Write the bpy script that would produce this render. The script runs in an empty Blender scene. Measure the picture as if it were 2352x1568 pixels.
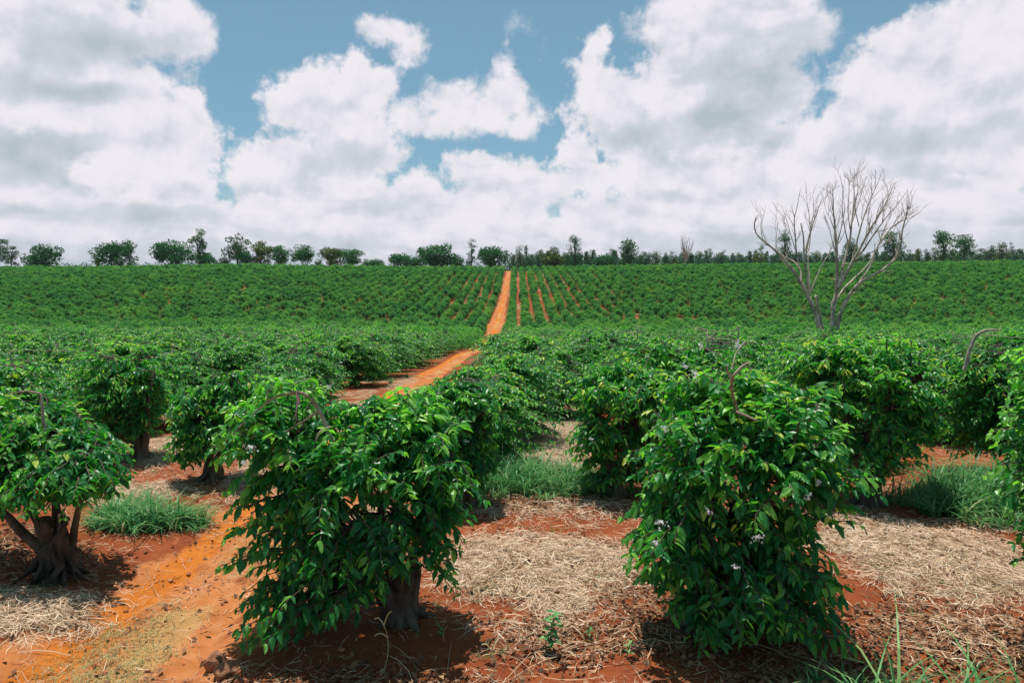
import bpy, math
import numpy as np
from mathutils import Vector, Euler

C = bpy.context.scene.collection
SC = bpy.context.scene
R = math.radians

# ------------------------------------------------------------------ camera
CAM_H = 3.0
PITCH = R(6.4)          # looking slightly down
YAW = R(0.4)            # slightly left of the crop rows
F = 1568.0              # focal length, in units of a 2352 x 1568 picture (24 mm on 36 mm)
cam_d = bpy.data.cameras.new('camera')
cam = bpy.data.objects.new('camera', cam_d); C.objects.link(cam)
cam_d.sensor_width = 36.0; cam_d.lens = 24.0
cam_d.clip_start = 0.05; cam_d.clip_end = 20000
cam.location = (0, 0, CAM_H)
cam.rotation_euler = (R(90) - PITCH, 0, YAW)
SC.camera = cam

# ------------------------------------------------------------------ exposure
SC.view_settings.view_transform = 'Standard'
SC.view_settings.look = 'None'
SC.view_settings.gamma = 1.0
SC.view_settings.exposure = 0.0
SC.view_settings.use_curve_mapping = False
SC.cycles.max_bounces = 7
SC.cycles.diffuse_bounces = 3
SC.cycles.glossy_bounces = 2
SC.cycles.transmission_bounces = 4
SC.cycles.transparent_max_bounces = 4
SC.cycles.sample_clamp_indirect = 4.0

# ------------------------------------------------------------------ sun
SUN_EL = R(77)
SUN_AZ = R(-20)        # measured from +Y (ahead) towards +X; high noon sun, a little ahead
sun_dir = Vector((math.sin(SUN_AZ) * math.cos(SUN_EL), math.cos(SUN_AZ) * math.cos(SUN_EL), math.sin(SUN_EL)))
sun_d = bpy.data.lights.new('sun', 'SUN')
sun_d.energy = 5.0; sun_d.angle = R(0.5); sun_d.color = (1.0, 0.955, 0.88)
sun = bpy.data.objects.new('sun', sun_d); C.objects.link(sun)
sun.rotation_euler = sun_dir.to_track_quat('Z', 'Y').to_euler()
sun.location = (0, 0, 60)

# ------------------------------------------------------------------ view helpers (pixel of a 2352x1568 picture -> point in the world)
_cp, _sp, _cy, _sy = math.cos(PITCH), math.sin(PITCH), math.cos(YAW), math.sin(YAW)
def ray(xd, yd):
    a = (xd - 1176) / F; b = -(yd - 784) / F
    y = _cp + b * _sp; z = -_sp + b * _cp; x = a
    return np.array([x * _cy - y * _sy, x * _sy + y * _cy, z])
def at(xd, yd, Y):
    d = ray(xd, yd)
    return np.array([0, 0, CAM_H]) + d * (Y / d[1])

# ------------------------------------------------------------------ world: Nishita sky with clouds
world = bpy.data.worlds.new("World"); SC.world = world
world.use_nodes = True
class NT:
    def __init__(s, tree): s.t = tree; s.n = tree.nodes; s.l = tree.links
    def new(s, kind, **kw):
        n = s.n.new(kind)
        for k, v in kw.items(): setattr(n, k, v)
        return n
    def put(s, sock, v):
        if isinstance(v, bpy.types.NodeSocket): s.l.new(v, sock)
        elif isinstance(v, (tuple, list)) and len(v) == 3 and sock.type == 'RGBA': sock.default_value = (*v, 1)
        else: sock.default_value = v
    def m(s, op, a, b=None, c=None, clamp=False):
        n = s.new('ShaderNodeMath', operation=op, use_clamp=clamp)
        s.put(n.inputs[0], a)
        if b is not None: s.put(n.inputs[1], b)
        if c is not None: s.put(n.inputs[2], c)
        return n.outputs[0]
    def v(s, op, a, b=None, c=None):
        n = s.new('ShaderNodeVectorMath', operation=op)
        s.put(n.inputs[0], a)
        if b is not None:
            s.put(n.inputs[3] if op == 'SCALE' else n.inputs[1], b)
        if c is not None: s.put(n.inputs[2], c)
        return n.outputs[1] if op == 'LENGTH' else n.outputs[0]
    def ss(s, x, a, b, to0=0.0, to1=1.0, smooth=True):
        n = s.new('ShaderNodeMapRange', interpolation_type='SMOOTHSTEP' if smooth else 'LINEAR')
        s.put(n.inputs[0], x); s.put(n.inputs[1], a); s.put(n.inputs[2], b); s.put(n.inputs[3], to0); s.put(n.inputs[4], to1)
        return n.outputs[0]
    def mix(s, f, a, b, blend='MIX'):
        n = s.new('ShaderNodeMix', data_type='RGBA', blend_type=blend)
        s.put(n.inputs[0], f); s.put(n.inputs[6], a); s.put(n.inputs[7], b)
        return n.outputs[2]
    def noise(s, vec, scale, detail=4, rough=0.55, lac=2.0, dist=0.0, dims='3D', color=False):
        n = s.new('ShaderNodeTexNoise', noise_dimensions=dims)
        s.put(n.inputs['Vector'], vec); n.inputs['Scale'].default_value = scale
        n.inputs['Detail'].default_value = detail; n.inputs['Roughness'].default_value = rough
        n.inputs['Lacunarity'].default_value = lac; n.inputs['Distortion'].default_value = dist
        return n.outputs[1 if color else 0]
    def vor(s, vec, scale, detail=0, rough=0.5, feature='F1', out='Distance', smooth=1.0, dims='3D'):
        n = s.new('ShaderNodeTexVoronoi', feature=feature, voronoi_dimensions=dims)
        s.put(n.inputs['Vector'], vec); n.inputs['Scale'].default_value = scale
        n.inputs['Detail'].default_value = detail; n.inputs['Roughness'].default_value = rough
        if feature == 'SMOOTH_F1': n.inputs['Smoothness'].default_value = smooth
        return n.outputs[out]
    def ramp(s, f, stops):
        n = s.new('ShaderNodeValToRGB'); s.put(n.inputs[0], f)
        e = n.color_ramp.elements
        while len(e) > 1: e.remove(e[-1])
        e[0].position = stops[0][0]; e[0].color = (*stops[0][1], 1)
        for p, c in stops[1:]:
            k = e.new(p); k.color = (*c, 1)
        return n.outputs[0]

def build_world():
    T = NT(world.node_tree); T.n.clear()
    tc = T.new('ShaderNodeTexCoord')
    sep = T.new('ShaderNodeSeparateXYZ'); T.l.new(tc.outputs['Generated'], sep.inputs[0])
    az = T.m('ARCTAN2', sep.outputs[0], sep.outputs[1]); el = T.m('ARCSINE', sep.outputs[2])
    comb = T.new('ShaderNodeCombineXYZ')
    T.put(comb.inputs[0], T.m('MULTIPLY', az, 15.68)); T.put(comb.inputs[1], T.m('MULTIPLY', el, 15.68))
    P = comb.outputs[0]                       # 1 unit = about 3.65 degrees of sky
    def uv(xd, yd):
        d = ray(xd, yd); d = d / np.linalg.norm(d)
        return math.atan2(d[0], d[1]) * 15.68, math.asin(d[2]) * 15.68
    # noises
    warp = T.noise(P, 0.55, 3, 0.5, color=True)
    W = T.v('MULTIPLY_ADD', warp, (0.9, 0.9, 0.0), (-0.45, -0.45, 0.0))
    PW = T.v('ADD', P, W)
    billow = T.vor(T.v('ADD', P, T.v('MULTIPLY_ADD', T.noise(P, 1.6, 3, 0.6, color=True), (0.7, 0.7, 0), (-.35, -.35, 0))), 1.3, 3.0, 0.55, 'SMOOTH_F1', smooth=0.35)
    fine = T.noise(P, 1.25, 9, 0.6, 2.1)
    # edge displacement
    E = T.m('MULTIPLY_ADD', T.m('SUBTRACT', fine, 0.5), 4.2, T.m('MULTIPLY', T.m('SUBTRACT', 0.40, billow), 1.3))
    # relief: the same fields seen a little towards the sun
    P2 = T.v('ADD', P, (-0.05, 0.17, 0))
    fine2 = T.noise(P2, 1.25, 6, 0.55, 2.1)
    soft = T.noise(P, 0.9, 3, 0.5); soft2 = T.noise(T.v('ADD', P, (-0.1, 0.35, 0)), 0.9, 3, 0.5)
    rel = T.m('ADD', T.m('MULTIPLY', T.m('SUBTRACT', fine, fine2), 1.1), T.m('MULTIPLY', T.m('SUBTRACT', soft, soft2), 2.0))
    flat = T.noise(T.v('MULTIPLY', PW, (0.42, 2.2, 1)), 1.0, 5, 0.55)     # flat streaky bases near the horizon
    def blob(cx, cy, rx, ry, base):
        u, v = uv(cx, cy); u1, _ = uv(cx + rx, cy); _, v1 = uv(cx, cy - ry)
        ru = max(abs(u1 - u), .05); rv = max(abs(v1 - v), .05)
        q = T.v('MULTIPLY_ADD', base, (1 / ru, 1 / rv, 0.0), (-u / ru, -v / rv, 0.0))
        return T.v('LENGTH', q), min(ru, rv)
    def field(blobs):
        acc = None
        for b in blobs:
            L, r = blob(*b, PW if False else P)
            d = T.m('MULTIPLY_ADD', L, -r, r)
            acc = d if acc is None else T.m('SMOOTH_MAX', acc, d, 0.3)
        return acc
    def greys(blobs):
        acc = None
        for cx, cy, rx, ry, w in blobs:
            L, r = blob(cx, cy, rx, ry, PW)
            g = T.ss(L, 0.1, 1.55, w * 1.15, 0.0)
            acc = g if acc is None else T.m('ADD', acc, g)
        return acc
    sky = T.new('ShaderNodeTexSky', sky_type='NISHITA')
    sky.sun_disc = False; sky.sun_elevation = SUN_EL; sky.sun_rotation = SUN_AZ
    sky.altitude = 1600; sky.air_density = 1.0; sky.dust_density = 1.2; sky.ozone_density = 1.5
    col = T.mix(1.0, sky.outputs[0], (0.80, 1.08, 0.92), 'MULTIPLY')
    col = T.mix(0.5, col, (0.215, 0.42, 0.555))
    # each layer: body of the cloud, its grey parts, base grey, edge roughness, softness
    layers = [
        # haze veil and wisps
        ([(1200, 60, 46, 42), (1065, 148, 10, 12), (1245, 262, 30, 60), (1185, 25, 40, 22), (985, 395, 26, 12), (590, 215, 22, 14), (1300, 350, 25, 30), (590, 325, 24, 18)], [], 0.10, 0.42, 0.45, 0.85),
        # small round cloud, the tower and the arm joining it
        ([(895, 75, 50, 38), (935, 105, 52, 36), (860, 62, 26, 20), (1165, 160, 26, 38), (1160, 225, 60, 60), (1080, 258, 140, 62), (1195, 290, 50, 36), (990, 290, 80, 36), (1060, 215, 50, 35), (930, 270, 60, 40)],
         [(920, 120, 60, 25, .15), (1060, 310, 130, 26, .35), (1180, 320, 60, 18, .2)], 0.02, 0.20, 0.16, 1.0),
        # middle cumulus and its left neighbour
        ([(770, 250, 155, 110), (820, 160, 50, 55), (870, 190, 45, 50), (690, 190, 60, 55), (820, 350, 140, 80), (620, 420, 110, 75), (700, 400, 200, 100), (560, 390, 40, 40)],
         [(850, 375, 170, 40, .50), (700, 330, 100, 40, .22), (780, 250, 70, 30, .12), (640, 450, 120, 40, .3), (880, 240, 60, 40, .15)], 0.02, 0.25, 0.14, 1.0),
        # left tower
        ([(330, 330, 190, 130), (430, 250, 50, 48), (470, 350, 50, 60), (150, 400, 260, 150), (0, 300, 200, 150), (400, 420, 120, 80)],
         [(60, 350, 170, 90, .55), (200, 400, 90, 60, .2), (400, 330, 100, 60, .12), (330, 440, 120, 40, .3), (100, 300, 160, 40, .25)], 0.04, 0.25, 0.14, 1.0),
        # right cumulus
        ([(1370, 210, 75, 75), (1365, 110, 22, 45), (1350, 160, 45, 45), (1480, 260, 190, 110), (1400, 330, 90, 60), (1700, 400, 380, 150), (1460, 150, 50, 40)],
         [(1500, 330, 230, 50, .62), (1480, 250, 90, 50, .22), (1800, 350, 250, 70, .35), (1620, 300, 180, 60, .35)], 0.03, 0.25, 0.14, 1.0),
        # far right cloud
        ([(2200, 200, 300, 170), (2090, 110, 110, 75), (2000, 170, 100, 70), (2260, 50, 160, 90), (2100, 350, 400, 150)],
         [(2180, 160, 120, 50, .12), (2150, 320, 260, 40, .42), (2300, 280, 120, 30, .22), (2000, 260, 120, 60, .25), (2250, 400, 300, 30, .3)], 0.08, 0.22, 0.14, 1.0),
        # big grey cloud overhead on the left
        ([(150, 200, 260, 110), (200, 60, 260, 110), (400, 60, 85, 70), (450, 110, 50, 32), (60, 180, 300, 80), (250, 170, 140, 50)],
         [(210, 100, 210, 60, .66), (330, 110, 110, 50, .2), (80, 190, 210, 40, .45), (230, 210, 120, 24, .4)], 0.08, 0.20, 0.17, 1.0),
        # big grey cloud overhead on the right
        ([(1680, 60, 225, 120), (1560, 40, 120, 90), (1840, 80, 85, 80), (1700, 220, 190, 120), (1550, 200, 90, 90), (1650, 320, 160, 50)],
         [(1730, 200, 170, 110, .55), (1600, 300, 160, 50, .62), (1650, 80, 190, 60, .16), (1840, 120, 80, 80, .2)], 0.10, 0.20, 0.18, 1.0),
        # lower cumulus bank
        ([(1150, 480, 190, 70), (960, 520, 200, 60), (1060, 385, 52, 48), (1140, 405, 95, 55), (960, 445, 70, 65), (1230, 425, 90, 50), (1340, 350, 60, 60), (880, 480, 120, 70), (1250, 440, 90, 45), (1340, 400, 80, 50), (1000, 560, 1500, 80), (1450, 500, 300, 70), (700, 520, 250, 70), (2000, 520, 500, 110)],
         [(1560, 425, 140, 38, .62), (1000, 470, 90, 30, .2), (1150, 440, 110, 30, .16), (760, 470, 110, 28, .35), (1330, 470, 120, 24, .28), (2000, 430, 260, 24, .22)], 0.05, 0.25, 0.13, 1.0),
        # left lower bank
        ([(250, 400, 100, 55), (330, 420, 50, 34), (380, 520, 250, 70), (80, 520, 260, 80)],
         [(330, 490, 200, 30, .62), (80, 480, 160, 30, .35), (300, 395, 80, 25, .08)], 0.05, 0.25, 0.13, 1.0),
        # hazy bank along the horizon
        ([(0, 600, 900, 110), (800, 610, 900, 110), (1700, 600, 1000, 120), (2500, 580, 700, 150), (-700, 600, 900, 120)],
         [(450, 500, 180, 22, .28), (1100, 520, 200, 16, .18), (1500, 500, 220, 16, .2), (1900, 560, 600, 60, .2), (300, 570, 700, 40, .15)], 0.24, 0.24, 0.35, 1.0),
    ]
    for i, (body, gr, g0, amp, soft_e, opa) in enumerate(layers):
        D = field(body)
        D = T.m('ADD', T.m('MULTIPLY_ADD', E, amp, D), 0.24)
        a = T.ss(D, -0.04, soft_e * 1.7, 0.0, opa)
        g = greys(gr) if gr else 0.0
        g = T.m('ADD', g, g0 + 0.07)
        # bright rims: grey only inside the body
        g = T.m('MULTIPLY', g, T.ss(D, 0.0, 0.7, 0.45, 1.0))
        k = 0.75 if i < 8 else 0.6
        g = T.m('MULTIPLY_ADD', rel, -k, g)
        if i >= 7:
            g = T.m('ADD', g, T.ss(flat, 0.42, 0.68, -0.05, 0.30 if i > 8 else 0.18))
        c = T.ramp(T.m('MULTIPLY', g, 0.9, clamp=True), [(0.0, (0.870, 0.835, 0.890)), (0.18, (0.80, 0.78, 0.845)), (0.42, (0.64, 0.665, 0.735)), (0.95, (0.46, 0.535, 0.59))])
        col = T.mix(a, col, c)
    # sky and clouds share the Background at the sky's strength; the clouds are given their own brightness here
    return T, sky, col, layers

def finish_world():
    T, sky, col, layers = build_world()
    # scale: sky colour is physical (x 0.1), cloud colours are display-referred; rebuild the chain with the sky scaled
    first = None
    for n in T.n:
        if n.type == 'MIX' and n.blend_type == 'MULTIPLY': first = n
    first.inputs[7].default_value = (0.87 * SKY, 1.03 * SKY, 0.93 * SKY, 1)
    bg = T.new('ShaderNodeBackground'); T.l.new(T.v('SCALE', col, 1 / 0.1), bg.inputs[0]); bg.inputs[1].default_value = 0.1
    out = T.new('ShaderNodeOutputWorld'); T.l.new(bg.outputs[0], out.inputs[0])
SKY = 0.105
finish_world()
world.cycles.sampling_method = 'MANUAL'
world.cycles.sample_map_resolution = 512

# ------------------------------------------------------------------ tagging
def tag(o, label=None, cat=None, group=None, kind=None):
    if label: o['label'] = label
    if cat: o['category'] = cat
    if group: o['group'] = group
    if kind: o['kind'] = kind
    return o
def empty(name, loc, rz=0.0):
    o = bpy.data.objects.new(name, None); C.objects.link(o)
    o.location = loc; o.rotation_euler = (0, 0, rz); o.empty_display_size = 0.2
    return o

# ------------------------------------------------------------------ mesh helpers
def mk_mesh(name, verts, faces, attrs=None, mats=(), smooth=True, mat_idx=None):
    """verts (N,3); faces: list of int arrays (M,k)."""
    me = bpy.data.meshes.new(name)
    faces = [np.asarray(f, np.int32) for f in faces if len(f)]
    nl = sum(f.size for f in faces); npoly = sum(len(f) for f in faces)
    me.vertices.add(len(verts)); me.vertices.foreach_set('co', np.asarray(verts, np.float32).ravel())
    me.loops.add(nl); me.polygons.add(npoly)
    me.loops.foreach_set('vertex_index', np.concatenate([f.ravel() for f in faces]).astype(np.int32))
    tot = np.concatenate([np.full(len(f), f.shape[1], np.int32) for f in faces])
    start = np.concatenate([[0], np.cumsum(tot)[:-1]]).astype(np.int32)
    me.polygons.foreach_set('loop_start', start)
    me.polygons.foreach_set('use_smooth', np.full(npoly, smooth, bool))
    if mat_idx is not None: me.polygons.foreach_set('material_index', np.asarray(mat_idx, np.int32))
    for k, a in (attrs or {}).items():
        at_ = me.attributes.new(k, 'FLOAT', 'POINT'); at_.data.foreach_set('value', np.asarray(a, np.float32))
    for m in mats: me.materials.append(m)
    me.update(calc_edges=True)
    return me
def link(name, me, parent=None, loc=None):
    o = bpy.data.objects.new(name, me); C.objects.link(o)
    if parent is not None: o.parent = parent
    if loc is not None: o.location = loc
    return o
def nrm(v): return v / np.maximum(np.linalg.norm(v, axis=-1, keepdims=True), 1e-9)

def tubes(paths, radii, k=6):
    """many polylines -> verts, quads, caps.  paths: list of (n,3); radii: list of (n,)"""
    V, Q, off = [], [], 0
    ang = np.arange(k) * 2 * math.pi / k
    for p, r in zip(paths, radii):
        p = np.asarray(p, float); r = np.asarray(r, float); n = len(p)
        t = np.gradient(p, axis=0); t = nrm(t)
        ref = np.array([0, 0, 1.0]) if abs(t[:, 2]).mean() < 0.8 else np.array([1.0, 0, 0])
        a = nrm(np.cross(t, ref)); b = np.cross(t, a)
        ring = p[:, None] + r[:, None, None] * (np.cos(ang)[None, :, None] * a[:, None] + np.sin(ang)[None, :, None] * b[:, None])
        V.append(ring.reshape(-1, 3))
        i = np.arange(n - 1)[:, None] * k + off; j = np.arange(k)[None, :]; j2 = (j + 1) % k
        Q.append(np.stack([i + j, i + j2, i + k + j2, i + k + j], -1).reshape(-1, 4))
        V.append(p[-1:] + t[-1:] * r[-1] * 0.5)
        tip = off + n * k; last = off + (n - 1) * k
        Q.append(np.stack([last + np.arange(k), last + (np.arange(k) + 1) % k, np.full(k, tip), np.full(k, tip)], -1))
        off += n * k + 1
    V = np.concatenate(V); Q = np.concatenate(Q)
    tri = Q[:, 2] == Q[:, 3]
    return V, [Q[~tri], Q[tri][:, :3]]
def grid_batch_tubes(P, Rr, k=4):
    """equal-length polylines in one go: P (B,n,3), Rr (B,n)"""
    B, n, _ = P.shape
    t = nrm(np.gradient(P, axis=1)); ref = np.array([0.13, 0.21, 0.97])
    a = nrm(np.cross(t, ref)); b = np.cross(t, a)
    ang = np.arange(k) * 2 * math.pi / k
    V = P[:, :, None] + Rr[:, :, None, None] * (np.cos(ang)[:, None] * a[:, :, None] + np.sin(ang)[:, None] * b[:, :, None])
    base = (np.arange(B) * n * k)[:, None, None]; i = np.arange(n - 1)[None, :, None] * k; j = np.arange(k)[None, None, :]; j2 = (j + 1) % k
    Q = np.stack(np.broadcast_arrays(base + i + j, base + i + j2, base + i + k + j2, base + i + k + j), -1).reshape(-1, 4)
    return V.reshape(-1, 3), Q
def join(parts):
    """parts: list of (V, [faces...]) -> V, faces grouped by size, and part index per vertex"""
    V = np.concatenate([p[0] for p in parts]); off = 0; fs = {}
    pid = []
    for n, (v, ff) in enumerate(parts):
        for f in ff:
            f = np.asarray(f)
            if len(f): fs.setdefault(f.shape[1], []).append(f + off)
        off += len(v); pid.append(np.full(len(v), n))
    return V, [np.concatenate(x) for x in fs.values()], np.concatenate(pid)

# value noise for numpy
_perm = np.random.RandomState(5).rand(256, 256)
def vnoise(x, y):
    xi = np.floor(x).astype(int); yi = np.floor(y).astype(int); fx = x - xi; fy = y - yi
    fx = fx * fx * (3 - 2 * fx); fy = fy * fy * (3 - 2 * fy)
    g = lambda a, b: _perm[a & 255, b & 255]
    return (g(xi, yi) * (1 - fx) + g(xi + 1, yi) * fx) * (1 - fy) + (g(xi, yi + 1) * (1 - fx) + g(xi + 1, yi + 1) * fx) * fy
def fbm(x, y, s=1.0, o=4, r=0.5):
    t = 0; a = 1; n = 0
    for i in range(o):
        t = t + a * vnoise(x * s + 17.3 * i, y * s + 9.1 * i); n += a; a *= r; s *= 2.03
    return t / n
def sstep(x, a, b):
    t = np.clip((x - a) / (b - a), 0, 1); return t * t * (3 - 2 * t)

# ------------------------------------------------------------------ the lie of the land
_ty = np.array([-200, -20, 0, 5, 12, 20, 28, 40, 58, 75, 90, 105, 120, 135, 150, 170, 200, 225, 250, 268, 290, 330, 420, 700, 1500, 9000.])
_tz = np.array([0, 0, 0, 0, -.35, -.85, -1.4, -2.55, -4.4, -6.1, -7.5, -8.5, -9.15, -9.35, -8.95, -7.6, -5.1, -3.0, -1.15, -.2, .3, .2, -3, -12, -22, -60.])
_gy = np.linspace(-200, 1000, 4801); _gz = np.interp(_gy, _ty, _tz)
_k = np.hanning(61); _k /= _k.sum()
_gz = np.convolve(np.pad(_gz, 30, 'edge'), _k, 'valid')
def H0(x, y):
    x = np.asarray(x, float); y = np.asarray(y, float)
    z = np.where(y < 990, np.interp(y, _gy, _gz), np.interp(y, _ty, _tz))
    cross = np.interp(x, [-260, -200, -118, -50, 0, 60, 206, 300], [0.0, 0.0, 1.1, .35, 0.1, 1.0, 2.6, 3.2])
    z = z + cross * sstep(y, 130, 265) * (1 - sstep(y, 300, 480))
    return z + (fbm(x, y, 0.06, 2) - .5) * 0.5 * sstep(y, 14, 40)
def path_x(y):
    return np.interp(y, [0, 5, 8, 12, 20, 38, 58, 90, 110, 135, 150, 200, 260, 400], [-3.15, -3.1, -3.0, -3.1, -3.35, -3.5, -3.5, -3.6, -3.7, -4.3, -4.1, -3.5, -3.2, -3.2])
def path_w(y):
    return np.interp(y, [0, 12, 38, 70, 110, 135, 150, 200, 260], [1.0, .85, .75, .9, 1.3, 1.7, 1.4, 1.0, .9])
def ell(x, y, cx, cy, rx, ry, soft=0.55):
    d = np.sqrt(((x - cx) / rx) ** 2 + ((y - cy) / ry) ** 2)
    d = d + (fbm(x + cx * 3, y + cy, 1.6, 4) - .5) * 1.5
    return 1 - sstep(d, 1 - soft, 1 + soft)
STRAW = [(.30, 6.75, .85, .95, 1.0), (4.35, 7.0, 1.15, 1.05, 1.0), (4.0, 5.3, .8, .35, .3), (.25, 12.2, 1.1, 1.8, 1.0), (.7, 15.2, 1.2, 2.2, .9), (-4.75, 5.55, .75, .55, 1.0), (-6.2, 6.4, .5, .8, .4),
         (-6.1, 12.4, .8, 1.6, .8), (-5.5, 9.3, .8, .5, .55), (-3.9, 17.5, .5, 2.0, .8), (-4.1, 24, .5, 3.0, .7), (-1.8, 8.0, .35, 1.6, .35), (.4, 5.4, .7, .3, .25), (.4, 8.6, .9, .35, .5), (-4.0, 10.5, .5, 1.2, .5), (6.5, 8.2, 1.0, .6, .7)]
def straw_mask(x, y):
    s = np.zeros(np.shape(x))
    for cx, cy, rx, ry, w in STRAW: s = np.maximum(s, w * ell(x, y, cx, cy, rx, ry))
    far = sstep(fbm(x, y, .45, 3), .50, .62) * sstep(y, 13, 16) * .6
    p = np.abs(x - path_x(y)) / path_w(y)
    far = far * sstep(p, .7, 1.3)
    return np.maximum(s, far)
LITTER = [(.75, 5.2, .8, .35), (1.2, 5.9, .45, .6), (3.6, 5.3, .9, .5), (-.9, 4.6, .8, .3), (.2, 8.9, .9, .4), (3.6, 8.6, .9, .35), (-5.6, 7.2, .7, .5), (2.2, 4.7, 1.0, .3)]
def litter_mask(x, y):
    s = np.zeros(np.shape(x))
    for a in LITTER: s = np.maximum(s, ell(x, y, *a, soft=.5))
    return s
ROWX = [-1.0, 1.8]
def near_relief(x, y):
    w = (1 - sstep(y, 16, 30))
    z = (fbm(x, y, .9, 3) - .5) * .14 + (fbm(x, y, 5, 3) - .5) * .035 + (fbm(x + 40, y, 22, 2) - .5) * .012
    # trodden path lies lower, planting rows a little higher
    p = (x - path_x(y)) / path_w(y)
    z = z - .10 * np.exp(-p ** 4)
    z = z - .035 * np.exp(-((p + .55) / .22) ** 2) - .03 * np.exp(-((p - .5) / .22) ** 2)
    z = z + .05 * straw_mask(x, y) + np.exp(-p ** 4) * ((fbm(x + 9, y, 7, 3) - .5) * .06 + np.maximum(fbm(x, y + 5, 11, 2) - .6, 0) * .12)
    return z * w
def ground(x, y): return H0(x, y) + near_relief(np.asarray(x, float), np.asarray(y, float))
def gz(x, y): return float(ground(np.array([x]), np.array([y]))[0])
def on_ground(xd, yd):
    d = ray(xd, yd); t = 3.0
    for _ in range(4000):
        p = np.array([0, 0, CAM_H]) + d * t
        if p[2] < gz(p[0], p[1]): break
        t += 0.01 + t * .001
    return p

def axis(lo, hi, step, end_lo, end_hi, g=1.06):
    a = list(np.arange(lo, hi, step)); s = step
    while a[-1] < end_hi: s *= g; a.append(a[-1] + s)
    b = []; s = step; v = lo
    while v > end_lo: s *= g; v -= s; b.append(v)
    return np.array(b[::-1] + a)

# ------------------------------------------------------------------ materials
def new_mat(name):
    m = bpy.data.materials.new(name); m.use_nodes = True
    T = NT(m.node_tree); T.n.clear()
    return m, T
def attr(T, name, inst=False):
    n = T.new('ShaderNodeAttribute', attribute_name=name)
    return n.outputs['Fac']

def leaf_material(name, dark, mid, light, rough=0.38, trans=0.30, tcol=None, spec=0.5, obj_var=0.25, field=0.0):
    m, T = new_mat(name)
    tone = attr(T, 'tone')
    oi = T.new('ShaderNodeObjectInfo')
    geo = T.new('ShaderNodeNewGeometry')
    f = T.m('ADD', tone, T.m('MULTIPLY', T.m('SUBTRACT', oi.outputs['Random'], 0.5), obj_var), clamp=True)
    if field:
        f = T.m('ADD', f, T.m('MULTIPLY', T.m('SUBTRACT', T.noise(geo.outputs['Position'], .045, 4, .6), .5), field), clamp=True)
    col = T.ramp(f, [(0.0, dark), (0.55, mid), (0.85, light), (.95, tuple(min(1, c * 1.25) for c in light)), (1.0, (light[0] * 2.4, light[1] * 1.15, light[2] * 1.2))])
    pb = T.new('ShaderNodeBsdfPrincipled')
    T.put(pb.inputs['Base Color'], col)
    pb.inputs['Roughness'].default_value = rough
    pb.inputs['Specular IOR Level'].default_value = spec
    tr = T.new('ShaderNodeBsdfTranslucent')
    T.put(tr.inputs[0], T.mix(1.0, col, tcol or (1.6, 2.3, .7), 'MULTIPLY'))
    mx = T.new('ShaderNodeMixShader'); mx.inputs[0].default_value = trans
    T.l.new(pb.outputs[0], mx.inputs[1]); T.l.new(tr.outputs[0], mx.inputs[2])
    o = T.new('ShaderNodeOutputMaterial'); T.l.new(mx.outputs[0], o.inputs[0])
    return m
def bark_material(name, a, b, scale=18, rough=.9, stretch=(1, 1, .25)):
    m, T = new_mat(name)
    tc = T.new('ShaderNodeTexCoord')
    v = T.v('MULTIPLY', tc.outputs['Object'], stretch)
    n = T.noise(v, scale, 6, .65)
    n2 = T.noise(tc.outputs['Object'], scale * .22, 3, .5)
    f = T.m('ADD', T.m('MULTIPLY', n, .6), T.m('MULTIPLY', n2, .5))
    col = T.ramp(f, [(.38, a), (.68, b)])
    pb = T.new('ShaderNodeBsdfPrincipled'); T.put(pb.inputs['Base Color'], col); pb.inputs['Roughness'].default_value = rough
    bp = T.new('ShaderNodeBump'); bp.inputs['Strength'].default_value = .8; bp.inputs['Distance'].default_value = .02
    T.put(bp.inputs['Height'], n); T.l.new(bp.outputs[0], pb.inputs['Normal'])
    o = T.new('ShaderNodeOutputMaterial'); T.l.new(pb.outputs[0], o.inputs[0])
    return m
def tone_material(name, stops, rough=.8, trans=0.0, spec=.3):
    m, T = new_mat(name)
    col = T.ramp(attr(T, 'tone'), stops)
    pb = T.new('ShaderNodeBsdfPrincipled'); T.put(pb.inputs['Base Color'], col); pb.inputs['Roughness'].default_value = rough
    pb.inputs['Specular IOR Level'].default_value = spec
    o = T.new('ShaderNodeOutputMaterial')
    if trans:
        tr = T.new('ShaderNodeBsdfTranslucent'); T.put(tr.inputs[0], col)
        mx = T.new('ShaderNodeMixShader'); mx.inputs[0].default_value = trans
        T.l.new(pb.outputs[0], mx.inputs[1]); T.l.new(tr.outputs[0], mx.inputs[2]); T.l.new(mx.outputs[0], o.inputs[0])
    else: T.l.new(pb.outputs[0], o.inputs[0])
    return m

M = {}
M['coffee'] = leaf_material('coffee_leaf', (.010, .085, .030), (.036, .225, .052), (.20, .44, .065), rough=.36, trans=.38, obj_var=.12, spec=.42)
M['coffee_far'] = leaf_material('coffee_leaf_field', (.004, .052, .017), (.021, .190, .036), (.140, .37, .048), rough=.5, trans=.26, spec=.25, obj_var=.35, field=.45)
M['acacia'] = leaf_material('acacia_leaf', (.012, .07, .03), (.03, .14, .045), (.08, .23, .06), rough=.6, trans=.18, spec=.2)
M['airy'] = leaf_material('airy_leaf', (.014, .05, .02), (.03, .095, .035), (.07, .16, .06), rough=.6, trans=.3, spec=.2)
M['yellow_tree'] = leaf_material('yellow_green_leaf', (.03, .06, .015), (.085, .12, .022), (.16, .19, .045), rough=.6, trans=.25, spec=.2)
M['far_tree'] = leaf_material('far_wood_leaf', (.028, .085, .045), (.055, .15, .065), (.14, .20, .07), rough=.7, trans=.1, spec=.1)
M['bark'] = bark_material('coffee_bark', (.022, .015, .011), (.15, .11, .075))
M['twig'] = bark_material('bare_branch_bark', (.16, .13, .085), (.52, .45, .33), scale=40)
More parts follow.
